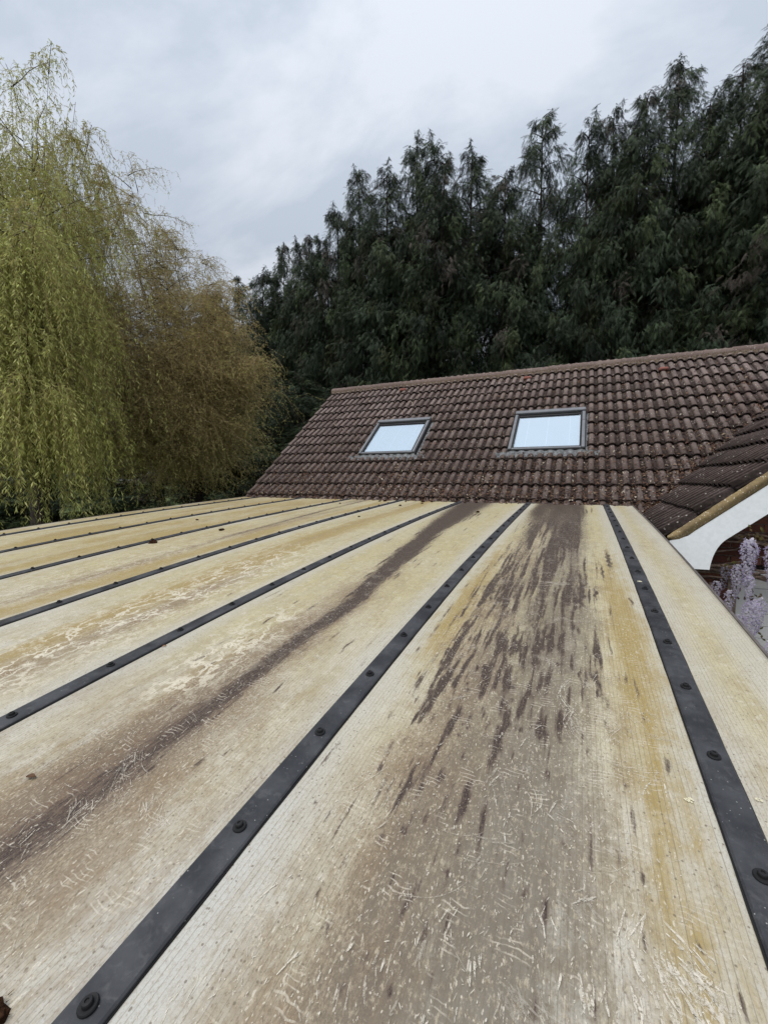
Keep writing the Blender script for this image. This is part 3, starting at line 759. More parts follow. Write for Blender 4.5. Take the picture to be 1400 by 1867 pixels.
# bolt: washer, raised head with a rim
def lathe(prof, k):
    V = []; F = []
    for r_, z in prof:
        for j in range(k): V.append((r_*math.cos(2*math.pi*j/k), r_*math.sin(2*math.pi*j/k), z))
    for i in range(len(prof)-1):
        for j in range(k): F.append((i*k+j, i*k+(j+1) % k, (i+1)*k+(j+1) % k, (i+1)*k+j))
    F.append(tuple((len(prof)-1)*k+j for j in range(k)))
    return V, F
BOLT = mesh('bolt', *lathe([(.0150, 0), (.0152, .0035), (.0140, .0055), (.0085, .0050), (.0082, .0105), (.0072, .0125), (.0035, .0128), (.0030, .0105)], 18), M_RUBBER)
for k, x in enumerate(bars):
    sg = np.arange(0.005, S_END+.02, .05); n = len(sg)
    prof = [(-.0365, .001), (-.0365, .0075), (-.033, .0105), (0, .0125), (.033, .0105), (.0365, .0075), (.0365, .001)]
    V = np.concatenate([cpt(np.full(n, x+a), sg, h) for a, h in prof]) - np.array(CO)
    F = [(a*n+i, a*n+i+1, (a+1)*n+i+1, (a+1)*n+i) for a in range(len(prof)-1) for i in range(n-1)]
    F.append(tuple(a*n+n-1 for a in range(len(prof)))); F.append(tuple(a*n for a in range(len(prof)))[::-1])
    bar = obj('glazing_bar', mesh('glazing_bar', V, F, M_BAR), canopy)
    # gasket strip proud of the bar's edges, slightly wavy
    V = []; F = []
    for sd in (-1, 1):
        b0 = len(V)
        for i, s in enumerate(sg):
            e = .0392 + .0005*math.sin(i*.9+k) + random.uniform(-.0006, .0006)
            for a, h in ((.030, -.002), (.030, .0025), (e, .0028), (e+.001, -.002)): V.append(tuple(cpt(x+sd*a, s, h)-np.array(CO)))
        for i in range(n-1):
            for j in range(3): F.append((b0+i*4+j, b0+i*4+j+1, b0+(i+1)*4+j+1, b0+(i+1)*4+j))
    obj('gasket', mesh('gasket', V, F, M_RUBBER), bar)
    s = OFF[k] - BD*math.floor(OFF[k]/BD)
    while s < S_END-.05:
        if s > .04:
            o = obj('bolt', BOLT, bar, tuple(cpt(np.float64(x), s, .0118)-np.array(CO)), (cth(s), 0, random.uniform(0, 6)))
            o.rotation_euler = (cth(s)+random.uniform(-.03, .03), random.uniform(-.03, .03), 0)
        s += BD
# edge trims
def strip_along(name, x0, x1, h0, h1, mat):
    sg = np.arange(0, S_END+.02, .06); n = len(sg); pr = [(x0, h0), (x0, h1), (x1, h1), (x1, h0)]
    V = np.concatenate([cpt(np.full(n, a), sg, h) for a, h in pr]) - np.array(CO)
    F = [(a*n+i, a*n+i+1, ((a+1) % 4)*n+i+1, ((a+1) % 4)*n+i) for a in range(4) for i in range(n-1)]
    return obj(name, mesh(name, V, F, mat), canopy)
strip_along('edge_trim', XR+.001, XR+.012, -.04, .004, M_TRIM)
strip_along('edge_trim', XL-.012, XL-.001, -.04, .004, M_TRIM)
mb = MB()
e_ = Vector(cpt(np.float64(0), S_END, 0).tolist())
mb.box((XL, e_.y-.05, e_.z-.12), (XR, e_.y-.004, e_.z-.01)); mb.box((XL+.1, -3.05, -.22), (XR-.1, -2.99, -.205+.0))
for x in (XL+.15, -3.2, XR-.12): mb.box((x-.045, e_.y+.02, GZ), (x+.045, e_.y+.11, e_.z-.03))
mb.V = [Vector(v)-CO for v in mb.V]; mb.build('support_frame', M_TIMBER, canopy)
mb = MB().box((XL-.01, .001, -.035), (XR+.01, .02, .006)); mb.V = [Vector(v)-CO for v in mb.V]; mb.build('wall_flashing', M_TRIM, canopy)

# scratches: thin chalky strokes where the film was rubbed off
SV = []; SF = []; ST = []; SA = []
def stroke(x, s, ang, L, wd, curve=0.0, tone=1.0, h=.0003, al=None):
    n = max(3, int(L/.012)+2); b = len(SV); xs, ss_ = x, s; a = ang
    al = random.uniform(.25, .95) if al is None else al
    for i in range(n):
        u = i/(n-1); w_ = wd*(.35+.65*math.sin(math.pi*min(1, u*1.1+.05)))*random.uniform(.65, 1.15)*.5
        px, ps = -math.sin(a), math.cos(a)
        for sgn in (-1, 1):
            p = cpt(np.float64(xs+px*w_*sgn), ss_+ps*w_*sgn, h); SV.append(tuple(p - np.array(CO)))
            c = np.array((.60, .555, .47))*tone; ST.append(tuple(c)); SA.append(al)
        if i < n-1: SF.append((b+2*i, b+2*i+1, b+2*i+3, b+2*i+2))
        xs += math.cos(a)*L/(n-1); ss_ += math.sin(a)*L/(n-1); a += curve*L/(n-1)+random.uniform(-.16, .16)
def inside(x): return min(abs(x-b) for b in bars) > .045 and x < XR-.01
ru = random.uniform
for _ in range(2400):                            # loose chips, panel right in front
    x = ru(-.93, -.05); s = 6.25 - abs(random.gauss(0, .55)); 
    if random.random() < smoothstep(-.6, .1, -abs(x+.5)+.3)+.25 and s > 4.3: stroke(x, s, random.gauss(1.57, .5), random.choice([ru(.002, .006), ru(.002, .006), ru(.005, .014)]), ru(.0014, .0034), 0, ru(.85, 1.1))
for _ in range(330):                              # the streak panel
    x = random.gauss(-1.44, .09); s = ru(4.6, 6.25)
    if inside(x): stroke(x, s, random.choice([random.gauss(1.5, .35), random.gauss(.6, .4)]), ru(.008, .05), ru(.0010, .0024), ru(-4, 4), ru(.8, 1.05))
for _ in range(70):                               # families of short parallel rubs
    x = ru(-.92, -.06); s = ru(4.6, 6.2); a = random.gauss(1.5, .45); L = ru(.015, .05); cv = ru(-6, 6)
    for i in range(random.randint(1, 5)):
        xx = x+random.gauss(0, .018)
        if inside(xx): stroke(xx, s+random.gauss(0, .012), a+random.gauss(0, .30), L*ru(.4, 1.4), ru(.0012, .0050), cv, ru(.8, 1.08))
for (x, s, a, L, cv, nn, wd) in ((-.19, 5.735, 1.3, .07, -9, 7, .009), (-.16, 5.745, .75, .06, 4, 6, .010), (-.165, 5.79, 1.2, .07, 9, 6, .008), (-.22, 5.80, 1.4, .05, 6, 5, .007),
                                 (-.11, 5.76, 1.9, .06, -3, 5, .005), (-.15, 5.70, .6, .04, 8, 4, .006), (-.22, 5.68, 1.9, .06, -2, 4, .005), (-.30, 5.83, 1.5, .035, 5, 5, .006),
                                 (-.34, 4.95, 2.2, .30, -5, 6, .004), (-.33, 5.10, 1.9, .22, -6, 5, .003), (-.20, 5.15, 2.3, .12, -2, 5, .0022), (-.14, 5.30, 2.9, .10, 1, 6, .0018), (-.12, 5.33, 3.0, .10, -1, 4, .0018),
                                 (-1.47, 5.74, 1.1, .14, -6, 8, .0022), (-1.44, 5.80, 1.2, .12, -5, 7, .0018), (-1.40, 5.90, 1.3, .13, 2, 7, .0022), (-1.20, 5.86, .4, .05, 2, 6, .004), (-1.28, 5.85, .6, .05, -2, 5, .004),
                                 (-1.17, 5.80, .3, .05, 2, 4, .003), (-.72, 5.62, 1.6, .035, 2, 4, .003), (-.76, 5.88, 1.4, .03, 2, 4, .004), (-.66, 5.97, 1.3, .03, 1, 5, .004), (-.60, 5.90, 1.5, .03, 3, 4, .004),
                                 (-.40, 5.48, 1.2, .06, 12, 6, .003), (-.50, 5.52, 1.4, .05, -8, 5, .003), (-.37, 5.88, .9, .02, 0, 4, .004), (-.42, 5.90, 1.6, .03, 0, 5, .003), (-.47, 5.86, 1.4, .03, 1, 3, .005),
                                 (-.36, 3.9, 2.9, .25, 1, 4, .005), (-.60, 4.30, 2.8, .2, 1, 3, .004), (-.84, 4.75, 2.9, .12, 1, 4, .0025)):
    for i in range(nn*2 if wd > .0045 else nn):
        stroke(x+random.gauss(0, .008+wd), s+random.gauss(0, .010), a+random.gauss(0, .10), L*ru(.6, 1.15), wd*ru(.4, 1.0), cv*ru(.7, 1.2), ru(.92, 1.15), .0003+.00002*i, random.uniform(.4, .95) if wd > .0045 else random.uniform(.25, .75))
for _ in range(60):
    x = ru(-.90, -.06); s = ru(4.9, 6.15); a0 = random.gauss(1.5, .8); cv = ru(-14, 14); L = ru(.03, .08)
    for i in range(random.randint(3, 7)):
        if inside(x): stroke(x+random.gauss(0, .010), s+random.gauss(0, .010), a0+random.gauss(0, .25), L*ru(.4, 1.2), ru(.002, .007), cv, ru(.85, 1.0), .0004, ru(.08, .35))
for _ in range(30):
    x = random.gauss(-1.35, .13); s = ru(5.0, 6.15); a0 = random.gauss(.9, .5); cv = ru(-8, 8)
    for i in range(random.randint(3, 8)):
        if inside(x): stroke(x+random.gauss(0, .012), s+random.gauss(0, .010), a0+random.gauss(0, .10), ru(.03, .09), ru(.0012, .004), cv, ru(.85, 1.05), .0004, ru(.1, .45))
for _ in range(34):                                # long thin curved scrapes
    x = ru(-.88, -.10); s = ru(4.4, 6.0); stroke(x, s, ru(.8, 2.6), ru(.08, .26), ru(.0008, .0020), ru(-7, 7), ru(.85, 1.05), .0004, ru(.25, .6)) if abs(x+.5) < .33 else None
# sparse chips on the other sheets
for _ in range(500):
    x = ru(-2.95, .28); s = ru(4.4, 6.2)
    if inside(x): stroke(x, s, ru(0, 3.1), ru(.003, .012), ru(.001, .002), 0, ru(.85, 1.1))
obj('scratch_marks', mesh('scratch_marks', SV, np.array(SF), M_SCUFF, False, dict(tint=np.array(ST), alpha=np.array(SA))), canopy, kind='stuff')

# ------------------------------------------------------------------ small things lying on the canopy
def clump_mesh(seed, r=.03, spiky=1.0):
    rr = np.random.default_rng(seed); V = []; F = []
    n1, n2 = 7, 10
    for i in range(n1+1):
        for j in range(n2):
            ph_, th_ = math.pi*.5*i/n1, 2*math.pi*j/n2
            k = r*(1+rr.normal(0, .16)); V.append((k*math.cos(ph_)*math.cos(th_)*1.25, k*math.cos(ph_)*math.sin(th_), k*math.sin(ph_)*.8-.002))
    for i in range(n1):
        for j in range(n2): F.append((i*n2+j, i*n2+(j+1) % n2, (i+1)*n2+(j+1) % n2, (i+1)*n2+j))
    for _ in range(int(46*spiky)):
        a = rr.uniform(0, 6.28); d = r*rr.uniform(.3, 1.4); z = max(0, r*.7*(1-d/r/1.5)); L = r*rr.uniform(.3, .8); b = a+rr.normal(0, 1)
        p0 = np.array((d*math.cos(a), d*math.sin(a), z)); p1 = p0+np.array((L*math.cos(b), L*math.sin(b), rr.uniform(-.1, .5)*L)); sd = np.array((-math.sin(b), math.cos(b), 0))*r*.07
        q = len(V); V += [tuple(p0-sd*.6), tuple(p0+sd*.6), tuple(p0*.35+p1*.65)]; F.append((q, q+1, q+2))
    return mesh('moss_clump', V, F, M_MOSS)
CL = [clump_mesh(i, .03) for i in range(4)]
def on_canopy(name, me, x, s, label, cat, scale=1.0, rz=0, group=None, h=.001, tilt=None):
    o = obj(name, me, None, tuple(cpt(np.float64(x), s, h)), (cth(s), 0, rz), label=label, category=cat); o.scale = (scale,)*3
    if group: o['group'] = group
    return o
on_canopy('moss_clump', CL[0], -3.91, 3.87, 'brown moss clump touching the third bar from the left, nearer the camera', 'moss', 1.05, .3)
on_canopy('moss_clump', CL[1], -3.76, 3.18, 'flat dark moss clump lying alone beyond the one beside the bar', 'moss', 1.0, 2.1).scale = (1.4, .9, .6)
crumbs = [(-2.72, .76, .6, 'moss crumb between the third and fourth bars from the right, just below the tiles'), (-2.76, 1.97, .45, 'small moss crumb lying farthest down the fourth sheet from the right'),
          (-2.58, .17, .9, 'larger moss crumb at the top edge of the canopy, middle of the fourth sheet'), (-2.50, .42, .55, 'moss crumb just below the larger one at the top of the fourth sheet'),
          (-2.44, .14, .7, 'moss crumb at the top edge, right of the larger one on the fourth sheet'), (-2.06, .10, .9, 'moss crumb against the top end of the third bar from the right'),
          (-3.78, .7, .5, 'tiny moss crumb near the top of the fifth sheet from the right'), (-3.30, .25, .6, 'left one of a close pair of moss crumbs at the top edge'),
          (-3.22, .21, .8, 'right one of a close pair of moss crumbs at the top edge'), (-2.86, .20, .5, 'small moss crumb at the top edge, just right of the fourth bar from the right'),
          (-1.9, .18, .5, 'small moss crumb left of the top end of the plum streak'), (-1.75, .10, .6, 'moss crumb at the very top end of the plum streak'), (-1.3, .13, .45, 'smallest moss crumb at the top edge, right of the plum streak')]
for i, (x, s, k, lab) in enumerate(crumbs):
    on_canopy('moss_clump', CL[i % 4], x, s, lab, 'moss', k, i*1.3, 'moss crumbs along the top edge of the canopy')
on_canopy('moss_clump', CL[2], -1.48, 1.21, 'dark moss crumb sitting on the long plum brown streak', 'moss', .7, 1)
on_canopy('moss_clump', CL[3], -4.62, 2.74, 'thin scrap of moss between the second and third bars from the left', 'moss', .5, .5)
on_canopy('moss_clump', CL[1], -1.14, 6.23, 'brown moss tuft at the bottom left corner of the picture', 'moss', .8, .5)
def leaf_me(c, L=.02, wd=.009):
    V = []; F = []; n = 6
    for i in range(n+1):
        u = i/n; w_ = wd*math.sin(math.pi*min(.98, u*.95+.03)); z = .004*math.sin(math.pi*u)
        V += [(u*L, -w_, z+.002), (u*L, 0, z), (u*L, w_, z+.003)]
    for i in range(n):
        for j in range(2): F.append((i*3+j, (i+1)*3+j, (i+1)*3+j+1, i*3+j+1))
    return mesh('fallen_leaf', V, F, M_LITTER, False, dict(tint=np.tile(c, (len(V), 1))))
on_canopy('fallen_leaf', leaf_me((.10, .055, .03), .028, .007), -1.66, 5.93, 'curled brown leaf on the sheet near the left edge', 'leaf', 1, .4)
on_canopy('fallen_leaf', leaf_me((.22, .10, .05), .020, .004), -1.955, 5.29, 'small reddish leaf lying against the lower edge of the second long bar', 'leaf', 1, 1.2)
def lichen_me(seed):
    rr = random.Random(seed); V = []; F = []
    for _ in range(34):
        a = rr.uniform(0, 6.28); d = .0085*math.sqrt(rr.random()); x, y = d*math.cos(a), d*math.sin(a)*.75; w_ = rr.uniform(.001, .0022); q = len(V)
        for j in range(5): V.append((x+w_*math.cos(j*1.257), y+w_*math.sin(j*1.257), .0006))
        V.append((x, y, .0018)); F += [(q+j, q+(j+1) % 5, q+5) for j in range(5)]
    return mesh('lichen_patch', V, F, M_CHALK, False, dict(tint=np.tile((.62, .58, .42), (len(V), 1))))
on_canopy('lichen_patch', lichen_me(1), -.082, 5.372, 'pale round lichen flake left of the right-hand bar', 'lichen', 1.1)
on_canopy('lichen_patch', lichen_me(2), .060, 5.315, 'pale lichen flake on the narrow sheet right of the last bar', 'lichen', .8)
on_canopy('bird_dropping', lichen_me(3), -.012, 3.78, 'white bird dropping on the right-hand black bar', 'dropping', 1.3, 0, None, .0125)

# ------------------------------------------------------------------ litter on the tiles and in the valley
def litter(name, pts, normals, n_each, size, label, seed):
    rr = np.random.default_rng(seed); n = len(pts)
    a = rr.uniform(0, 6.28, n); L = rr.uniform(size*.4, size, n); w_ = L*rr.uniform(.12, .35, n)
    nrm = normals; t1 = np.cross(nrm, np.array((.3, .1, .9))); t1 /= np.linalg.norm(t1, axis=1)[:, None]; t2 = np.cross(nrm, t1)
    d = t1*np.cos(a)[:, None]+t2*np.sin(a)[:, None] + nrm*rr.uniform(-.1, .7, n)[:, None]; d /= np.linalg.norm(d, axis=1)[:, None]
    sd = np.cross(nrm, d); sd /= np.linalg.norm(sd, axis=1)[:, None]
    mid = pts+d*(L*.5)[:, None]+nrm*(L*.25)[:, None]
    V = np.stack([pts-sd*w_[:, None]*.5, pts+sd*w_[:, None]*.5, mid+sd*w_[:, None], mid-sd*w_[:, None], pts+d*L[:, None]], 1).reshape(-1, 3)
    b = np.arange(n)*5; F = np.concatenate([np.stack([b, b+1, b+2], 1), np.stack([b, b+2, b+3], 1), np.stack([b+3, b+2, b+4], 1)])
    pal = np.array([(.055, .030, .020), (.085, .046, .030), (.13, .070, .042), (.035, .021, .016), (.20, .145, .095), (.028, .020, .016), (.34, .29, .23)])
    c = pal[rr.choice(7, n, p=[.25, .24, .12, .2, .06, .1, .03])]
    o = obj(name, mesh(name, V, F, M_LITTER, False, dict(tint=np.repeat(c, 5, 0))), None, kind='stuff', label=label, category='leaf litter')
    return o
n = 60000
x = rng.uniform(-6.3, 2.2, n*2); s = rng.uniform(-.25, 4.2, n*2)
u = ((x-X0)/.15) % 1; inpan = (u < .12) | (u > .72)
nose = ((s-S0)/GA) % 1
dens = np.clip(.05+.95*np.exp(-np.maximum(s-.1, 0)/.55), 0, 1)*smoothstep(-6.6, -3.5, x+1.0) + .04
vd = (XE + s*math.cos(PH)*.97) - x; dens = np.maximum(dens, .9*np.exp(-(vd/.35)**2)); dens *= np.where(inpan, 1.0, .16)
dens *= .35+1.1*vnoise(x*4, s*3, 3)*np.where(nose > .55, 1.3, .8)
for wx, ws in WIN: dens[(x > wx-.03) & (x < wx+WW+.03) & (s > ws-.06) & (s < ws+WH+.1)] = 0
k = (rng.random(n*2) < dens) & (vd > -.1); x, s, u, nose = x[k], s[k], u[k], nose[k]
prof = roll(x-X0)
h = prof + .042*(1-nose*GA/.38) + rng.uniform(0, .014, len(x))
pts = np.stack([x, s*math.cos(PH)-h*math.sin(PH), s*math.sin(PH)+h*math.cos(PH)-.03], 1)
litter('leaf_litter', pts, np.tile((0, -math.sin(PH), math.cos(PH)), (len(x), 1)), 1, .055, 'brown dead leaves and needles caught between the roof tiles', 5)
n = 3600                                        # valley
tt = rng.uniform(-.35, 2.6, n); off = rng.normal(0, .055, n)
x = XE + tt*.97 + off*.7 ; y = tt - off*.7; zz = np.maximum((y*math.tan(PH)), (x-XE)*math.tan(PW)) + rng.uniform(.0, .035, n)
k = zz < 2.4
litter('valley_litter', np.stack([x, y, zz], 1)[k], np.tile((-.35, -.35, .87), (int(k.sum()), 1)), 1, .05, 'dark heap of needles filling the valley between the two roof slopes', 6)
mb = MB()
for i in range(60):
    tt_ = -.35+i*.05; x_ = XE+tt_*.97; z_ = tt_*math.tan(PH)-.0
    r_ = random.uniform(.035, .065); mb.tube([(x_-.03, tt_-.03, z_+.015), (x_+.04, tt_+.04, z_+.055)], [r_, r_*.8], 6)
mv = mb.build('valley_moss', M_MOSS, None); mv['kind'] = 'stuff'; mv['label'] = 'dark moss packed along the roof valley'; mv['category'] = 'moss'
# white lichen streaks on the wing slope
mb_V = []; mb_F = []
for _ in range(34):
    y_ = ru(-1.85, .6); s_ = ru(-.1, 1.2); 
    if XE+s_*math.cos(PW) < XE+y_*1.0+.1: continue
    L = ru(.03, .10); w_ = ru(.006, .014); q = len(mb_V); nz_ = ((s_+.28)/GA) % 1; uu = ((WY-y_)/.15) % 1
    pr = float(roll(WY-y_))
    for a, b in ((0, 0), (L*.4, -w_), (L, 0), (L*.5, w_)): mb_V.append(tuple(wp(y_+b, s_+a, pr+.040*(1-.8*nz_)-.002)))
    mb_F.append((q, q+1, q+2, q+3))
hpart('lichen_spots', mesh('lichen_spots', mb_V, mb_F, M_CHALK, False, dict(tint=np.tile((.50, .50, .48), (len(mb_V), 1)))), None, wing_roof)['kind'] = 'stuff'

# ------------------------------------------------------------------ wisteria on the gable wall
NW = 1.15
wist = thing('wisteria', 'lilac flowering wisteria with bare twisted stems on the brick gable wall', 'climbing plant', (.85, -1.75, GZ))
WO = Vector((.85, -1.75, GZ))
def raceme(x, y, z, L, wd, n, seed, bright=1.0):
    rr = np.random.default_rng(seed); V = []; F = []; T = []
    n = int(n*NW)
    for i in range(n):
        u = (i+rr.random())/n; r_ = .85*wd*min(1, .35+u*4)*(1-u)**.6*rr.uniform(.75, 1.1); a = i*2.4+rr.normal(0, .3)
        c = np.array((x+r_*math.cos(a), y+r_*math.sin(a), z-L*u+rr.normal(0, .004))); sz = .0155*(1-.45*u)*rr.uniform(.8, 1.2)
        out = np.array((math.cos(a), math.sin(a), .1)); tg = np.array((-math.sin(a), math.cos(a), 0)); upv = np.array((0, 0, 1.))
        tw = rr.normal(0, .5); tg2 = tg*math.cos(tw)+upv*math.sin(tw); up2 = upv*math.cos(tw)-tg*math.sin(tw)
        q = len(V)
        # standard petal (upright, cupped), keel below
        V += [tuple(c), tuple(c-tg2*sz*.8+up2*sz*.35), tuple(c-tg2*sz*.45+up2*sz+out*sz*.3), tuple(c+tg2*sz*.45+up2*sz+out*sz*.3), tuple(c+tg2*sz*.8+up2*sz*.35),
              tuple(c+out*sz*1.0-up2*sz*.1), tuple(c+out*sz*.7-up2*sz*.7), tuple(c+out*sz*.4-tg2*sz*.35-up2*sz*.3), tuple(c+out*sz*.4+tg2*sz*.35-up2*sz*.3)]
        F += [(q, q+1, q+2), (q, q+2, q+3), (q, q+3, q+4), (q, q+7, q+5), (q, q+5, q+8), (q+7, q+6, q+5), (q+8, q+5, q+6)]
        st = np.array((.80, .76, .86))*(1-u*.25); kl = np.array((.48, .40, .64))*(1-u*.3)
        if rr.random() < .3: st = st*.8
        T += [tuple(st*bright)]*5 + [tuple(kl*bright)]*4
    V = np.array(V)-np.array(WO)
    obj('raceme', mesh('raceme', V, F, M_FLOWER, False, dict(tint=np.array(T))), wist)
for i, (x_, y_, z_, L, wd, n_, br) in enumerate(((.985, -1.97, -.16, .40, .072, 210, 1), (1.02, -1.93, -.18, .30, .06, 130, .8), (.925, -1.95, -.40, .27, .055, 120, .8), (1.0, -1.98, -.47, .22, .05, 90, 1.0),
        (1.03, -1.99, -.69, .34, .085, 230, 1.0), (1.08, -1.96, -.66, .30, .07, 130, .9), (1.14, -1.96, -.20, .34, .06, 130, .85), (1.20, -1.96, -.50, .24, .05, 90, .95), (.86, -1.86, -.42, .22, .04, 50, .4), (.80, -1.9, -.56, .2, .04, 60, .7),
        (.88, -1.95, -.62, .22, .045, 70, .85), (1.17, -2.0, -1.02, .3, .07, 120, 1.0), (.96, -1.97, -.82, .3, .06, 120, .95))):
    raceme(x_, y_, z_, L, wd, n_, 100+i, br)
for i in range(15):
    rr = random.Random(i); z0 = -.60+i*.035; pts = []; y0 = WALLY-.03-rr.uniform(0, .12)
    for j in range(14):
        u = j/13; pts.append(Vector((.55+u*rr.uniform(.9, 1.1), y0+.02*math.sin(u*9+i), z0+.10*math.sin(u*2.2+i*.7)+.02*math.sin(u*11+i*2)))-WO)
    r0 = rr.uniform(.006, .017)
    MB().tube(pts, [r0*(1-.5*j/13) for j in range(14)], 6).build('stem', M_VINE, wist, True)
mb = MB(); mb.tube([Vector((.75, -1.75, GZ))-WO, Vector((.80, -1.78, -1.8))-WO, Vector((.74, -1.76, -1.1))-WO, Vector((.80, -1.75, -.6))-WO], [.04, .035, .03, .02], 8); mb.build('trunk', M_VINE, wist, True)
V = []; F = []; T = []
for i in range(80):
    rr = random
    cx_, cz_ = rr.choice([(1.0, -.15), (.90, -.38), (1.0, -.66), (1.08, -.14), (1.12, -.98)]); p0 = np.array((cx_+rr.gauss(0, .045), -1.93+rr.gauss(0, .03), cz_+rr.gauss(0, .03)))
    a = rr.uniform(0, 6.28); d = np.array((math.cos(a), rr.uniform(-.5, .5), math.sin(a)))*rr.uniform(.02, .045); sd = np.cross(d, (0.1, 1, .2)); sd = sd/np.linalg.norm(sd)*.009
    q = len(V); V += [tuple(p0), tuple(p0+d*.5+sd), tuple(p0+d), tuple(p0+d*.5-sd)]; F += [(q, q+1, q+2, q+3)]
    T += [rr.choice([(.13, .12, .035), (.17, .12, .05), (.10, .07, .04)])]*4
obj('leaves', mesh('leaves', np.array(V)-np.array(WO), F, M_WLEAF, False, dict(tint=np.array(T))), wist, kind='stuff')

# ------------------------------------------------------------------ conifer hedge
def norm(a): return a/np.maximum(np.linalg.norm(a, axis=-1, keepdims=True), 1e-9)
def spray_template(seed, pairs=10):
    rr = np.random.default_rng(seed); V = []; F = []
    def leaflet(p, d, L, w_):
        sd = np.cross(d, (0, 0, 1.)); sd = sd/np.linalg.norm(sd)*w_; q = len(V)
        V.extend([p-sd, p+sd, p+d*L+np.array((0, 0, -.22*L))]); F.append((q, q+1, q+2))
    for i in range(pairs):
        u = .08+.85*i/pairs; p = np.array((u, 0, -.28*u*u))
        for sg_ in (-1, 1):
            L = .33*math.sin(math.pi*min(.93, u*.85+.22))*rr.uniform(.75, 1.15); a = sg_*rr.uniform(.6, .95)
            leaflet(p, np.array((math.cos(a), math.sin(a), rr.uniform(-.9, -.2))), L, .019)
    leaflet(np.array((.0, 0, 0.)), np.array((1, 0, -.2)), .5, .02); leaflet(np.array((.75, 0, -.16)), np.array((1, 0, -.5)), .3, .03)
    return np.array(V), np.array(F)
SPR = [spray_template(i) for i in range(3)]
def scatter(P, D, L, tint, templates, up=(0, 0, 1.)):
    """copies a template to points P, aimed along D, size L"""
    Vs = []; Fs = []; Ts = []; base = 0; rr = np.random.default_rng(len(P)); which = rr.integers(0, len(templates), len(P))
    for k, (tv, tf) in enumerate(templates):
        m = which == k; p, d, l, tn = P[m], norm(D[m]), L[m], tint[m]
        upv = norm(np.tile(up, (len(p), 1)) + rr.normal(0, .45, (len(p), 3))); sd = norm(np.cross(upv, d)); nz = np.cross(d, sd)
        V = p[:, None]+l[:, None, None]*(tv[None, :, 0, None]*d[:, None]+tv[None, :, 1, None]*sd[:, None]+tv[None, :, 2, None]*nz[:, None])
        V[:, :, 2] += 0
        n, c = V.shape[:2]; F = (np.arange(n)[:, None, None]*c+tf[None])+base
        Vs.append(V.reshape(-1, 3)); Fs.append(F.reshape(-1, tf.shape[1])); Ts.append(np.repeat(tn, c, 0)); base += n*c
    return np.concatenate(Vs), np.concatenate(Fs), np.concatenate(Ts)
def cypress(seed, H=15.0, Rr=1.75):
    rr = np.random.default_rng(seed); P = []; D = []; L = []; T = []
    nb = 330; tw = MB()
    # secondary leaders make the ragged top
    heads = [(0, 0, H)] + [(rr.normal(0, .6), rr.normal(0, .6), H*rr.uniform(.70, .90)) for _ in range(3)]
    for b in range(nb):
        hx, hy, hh = heads[0] if b % 5 < 2 else heads[1+b % 3]
        h = 1.2+(hh-1.3)*rr.random()**.62; az = rr.uniform(0, 6.283)
        env = Rr*min(1.0, ((hh-h)/6.4))**.82*rr.uniform(.70, 1.15) + .22
        if h < 4: env *= .8
        rise = rr.uniform(.25, .8); n = 6
        tint = np.array((.024, .037, .021))*rr.uniform(.35, 1.6)+rr.random()**2.5*np.array((.030, .036, .008))
        if rr.random() < .05: tint = np.array((.066, .056, .045))
        w = smoothstep(.3, 1, h/H); bx, by = hx*w, hy*w
        uu = np.linspace(0, 1, n+1)
        path = np.stack([bx+env*uu*math.cos(az), by+env*uu*math.sin(az), h+env*(rise*uu-.55*uu**3*rise*1.4)], 1)
        if b % 2 == 0 and h > 1.5: tw.tube([Vector(q) for q in path[::2]], [.025, .016, .010, .004], 3)
        ns = int(20+env*38)
        for i in range(ns):
            u = min(1.04, (.28 if env > .9 else .06)+(.76 if env > .9 else .96)*rr.random()**.6); q = np.array([np.interp(u, uu, path[:, k]) for k in range(3)])
            # hanging curtain of fronds below every branch
            az2 = az+rr.normal(0, .8); dn = abs(rr.normal(0, .26))*min(1, env); q = q+rr.normal(0, .11, 3)*min(1, env)+np.array((0, 0, -dn))
            D.append((math.cos(az2)*.7, math.sin(az2)*.7, -.35-1.1*min(1, dn*2.2)+rr.normal(0, .3))); P.append(q); L.append(rr.uniform(.15, .34)*(.75+.25*min(1, env)))
            T.append(tint*rr.uniform(.75, 1.3)*(1.15 if dn < .1 else .95))
    for hx, hy, hh in heads:                           # nodding leaders
        nod = rr.uniform(0, 6.28)
        for i in range(120):
            u = i/119; q = np.array((hx, hy, hh-1.6+1.7*u)); q[:2] += np.array((math.cos(nod), math.sin(nod)))*.30*u**2; a = rr.uniform(0, 6.28); q = q+np.array((math.cos(a), math.sin(a), 0))*.22*(1-u)*rr.random()
            P.append(q); D.append((math.cos(a)*.7, math.sin(a)*.7, rr.uniform(-1.2, .1))); L.append(rr.uniform(.18, .34)*(1-.35*u)); T.append(np.array((.030, .042, .024))*rr.uniform(.8, 1.3))
    V, F, T = scatter(np.array(P), np.array(D), np.array(L), np.array(T), SPR)
    crown = mesh('crown', V, F, M_LEAF, False, dict(tint=T))
    tw.tube([(0, 0, 0), (.02, 0, H*.4), (0, .02, H*.75), (0, 0, H-.3)], [.20, .13, .045, .008], 8)
    for hx, hy, hh in heads[1:]: tw.tube([(0, 0, hh*.55), (hx*.6, hy*.6, hh*.75), (hx, hy, hh-.2)], [.08, .05, .01], 5)
    trunk = mesh('trunk', np.array([tuple(v) for v in tw.V]), tw.F, M_BARK)
    return crown, trunk
CY = [cypress(40+i) for i in range(3)]
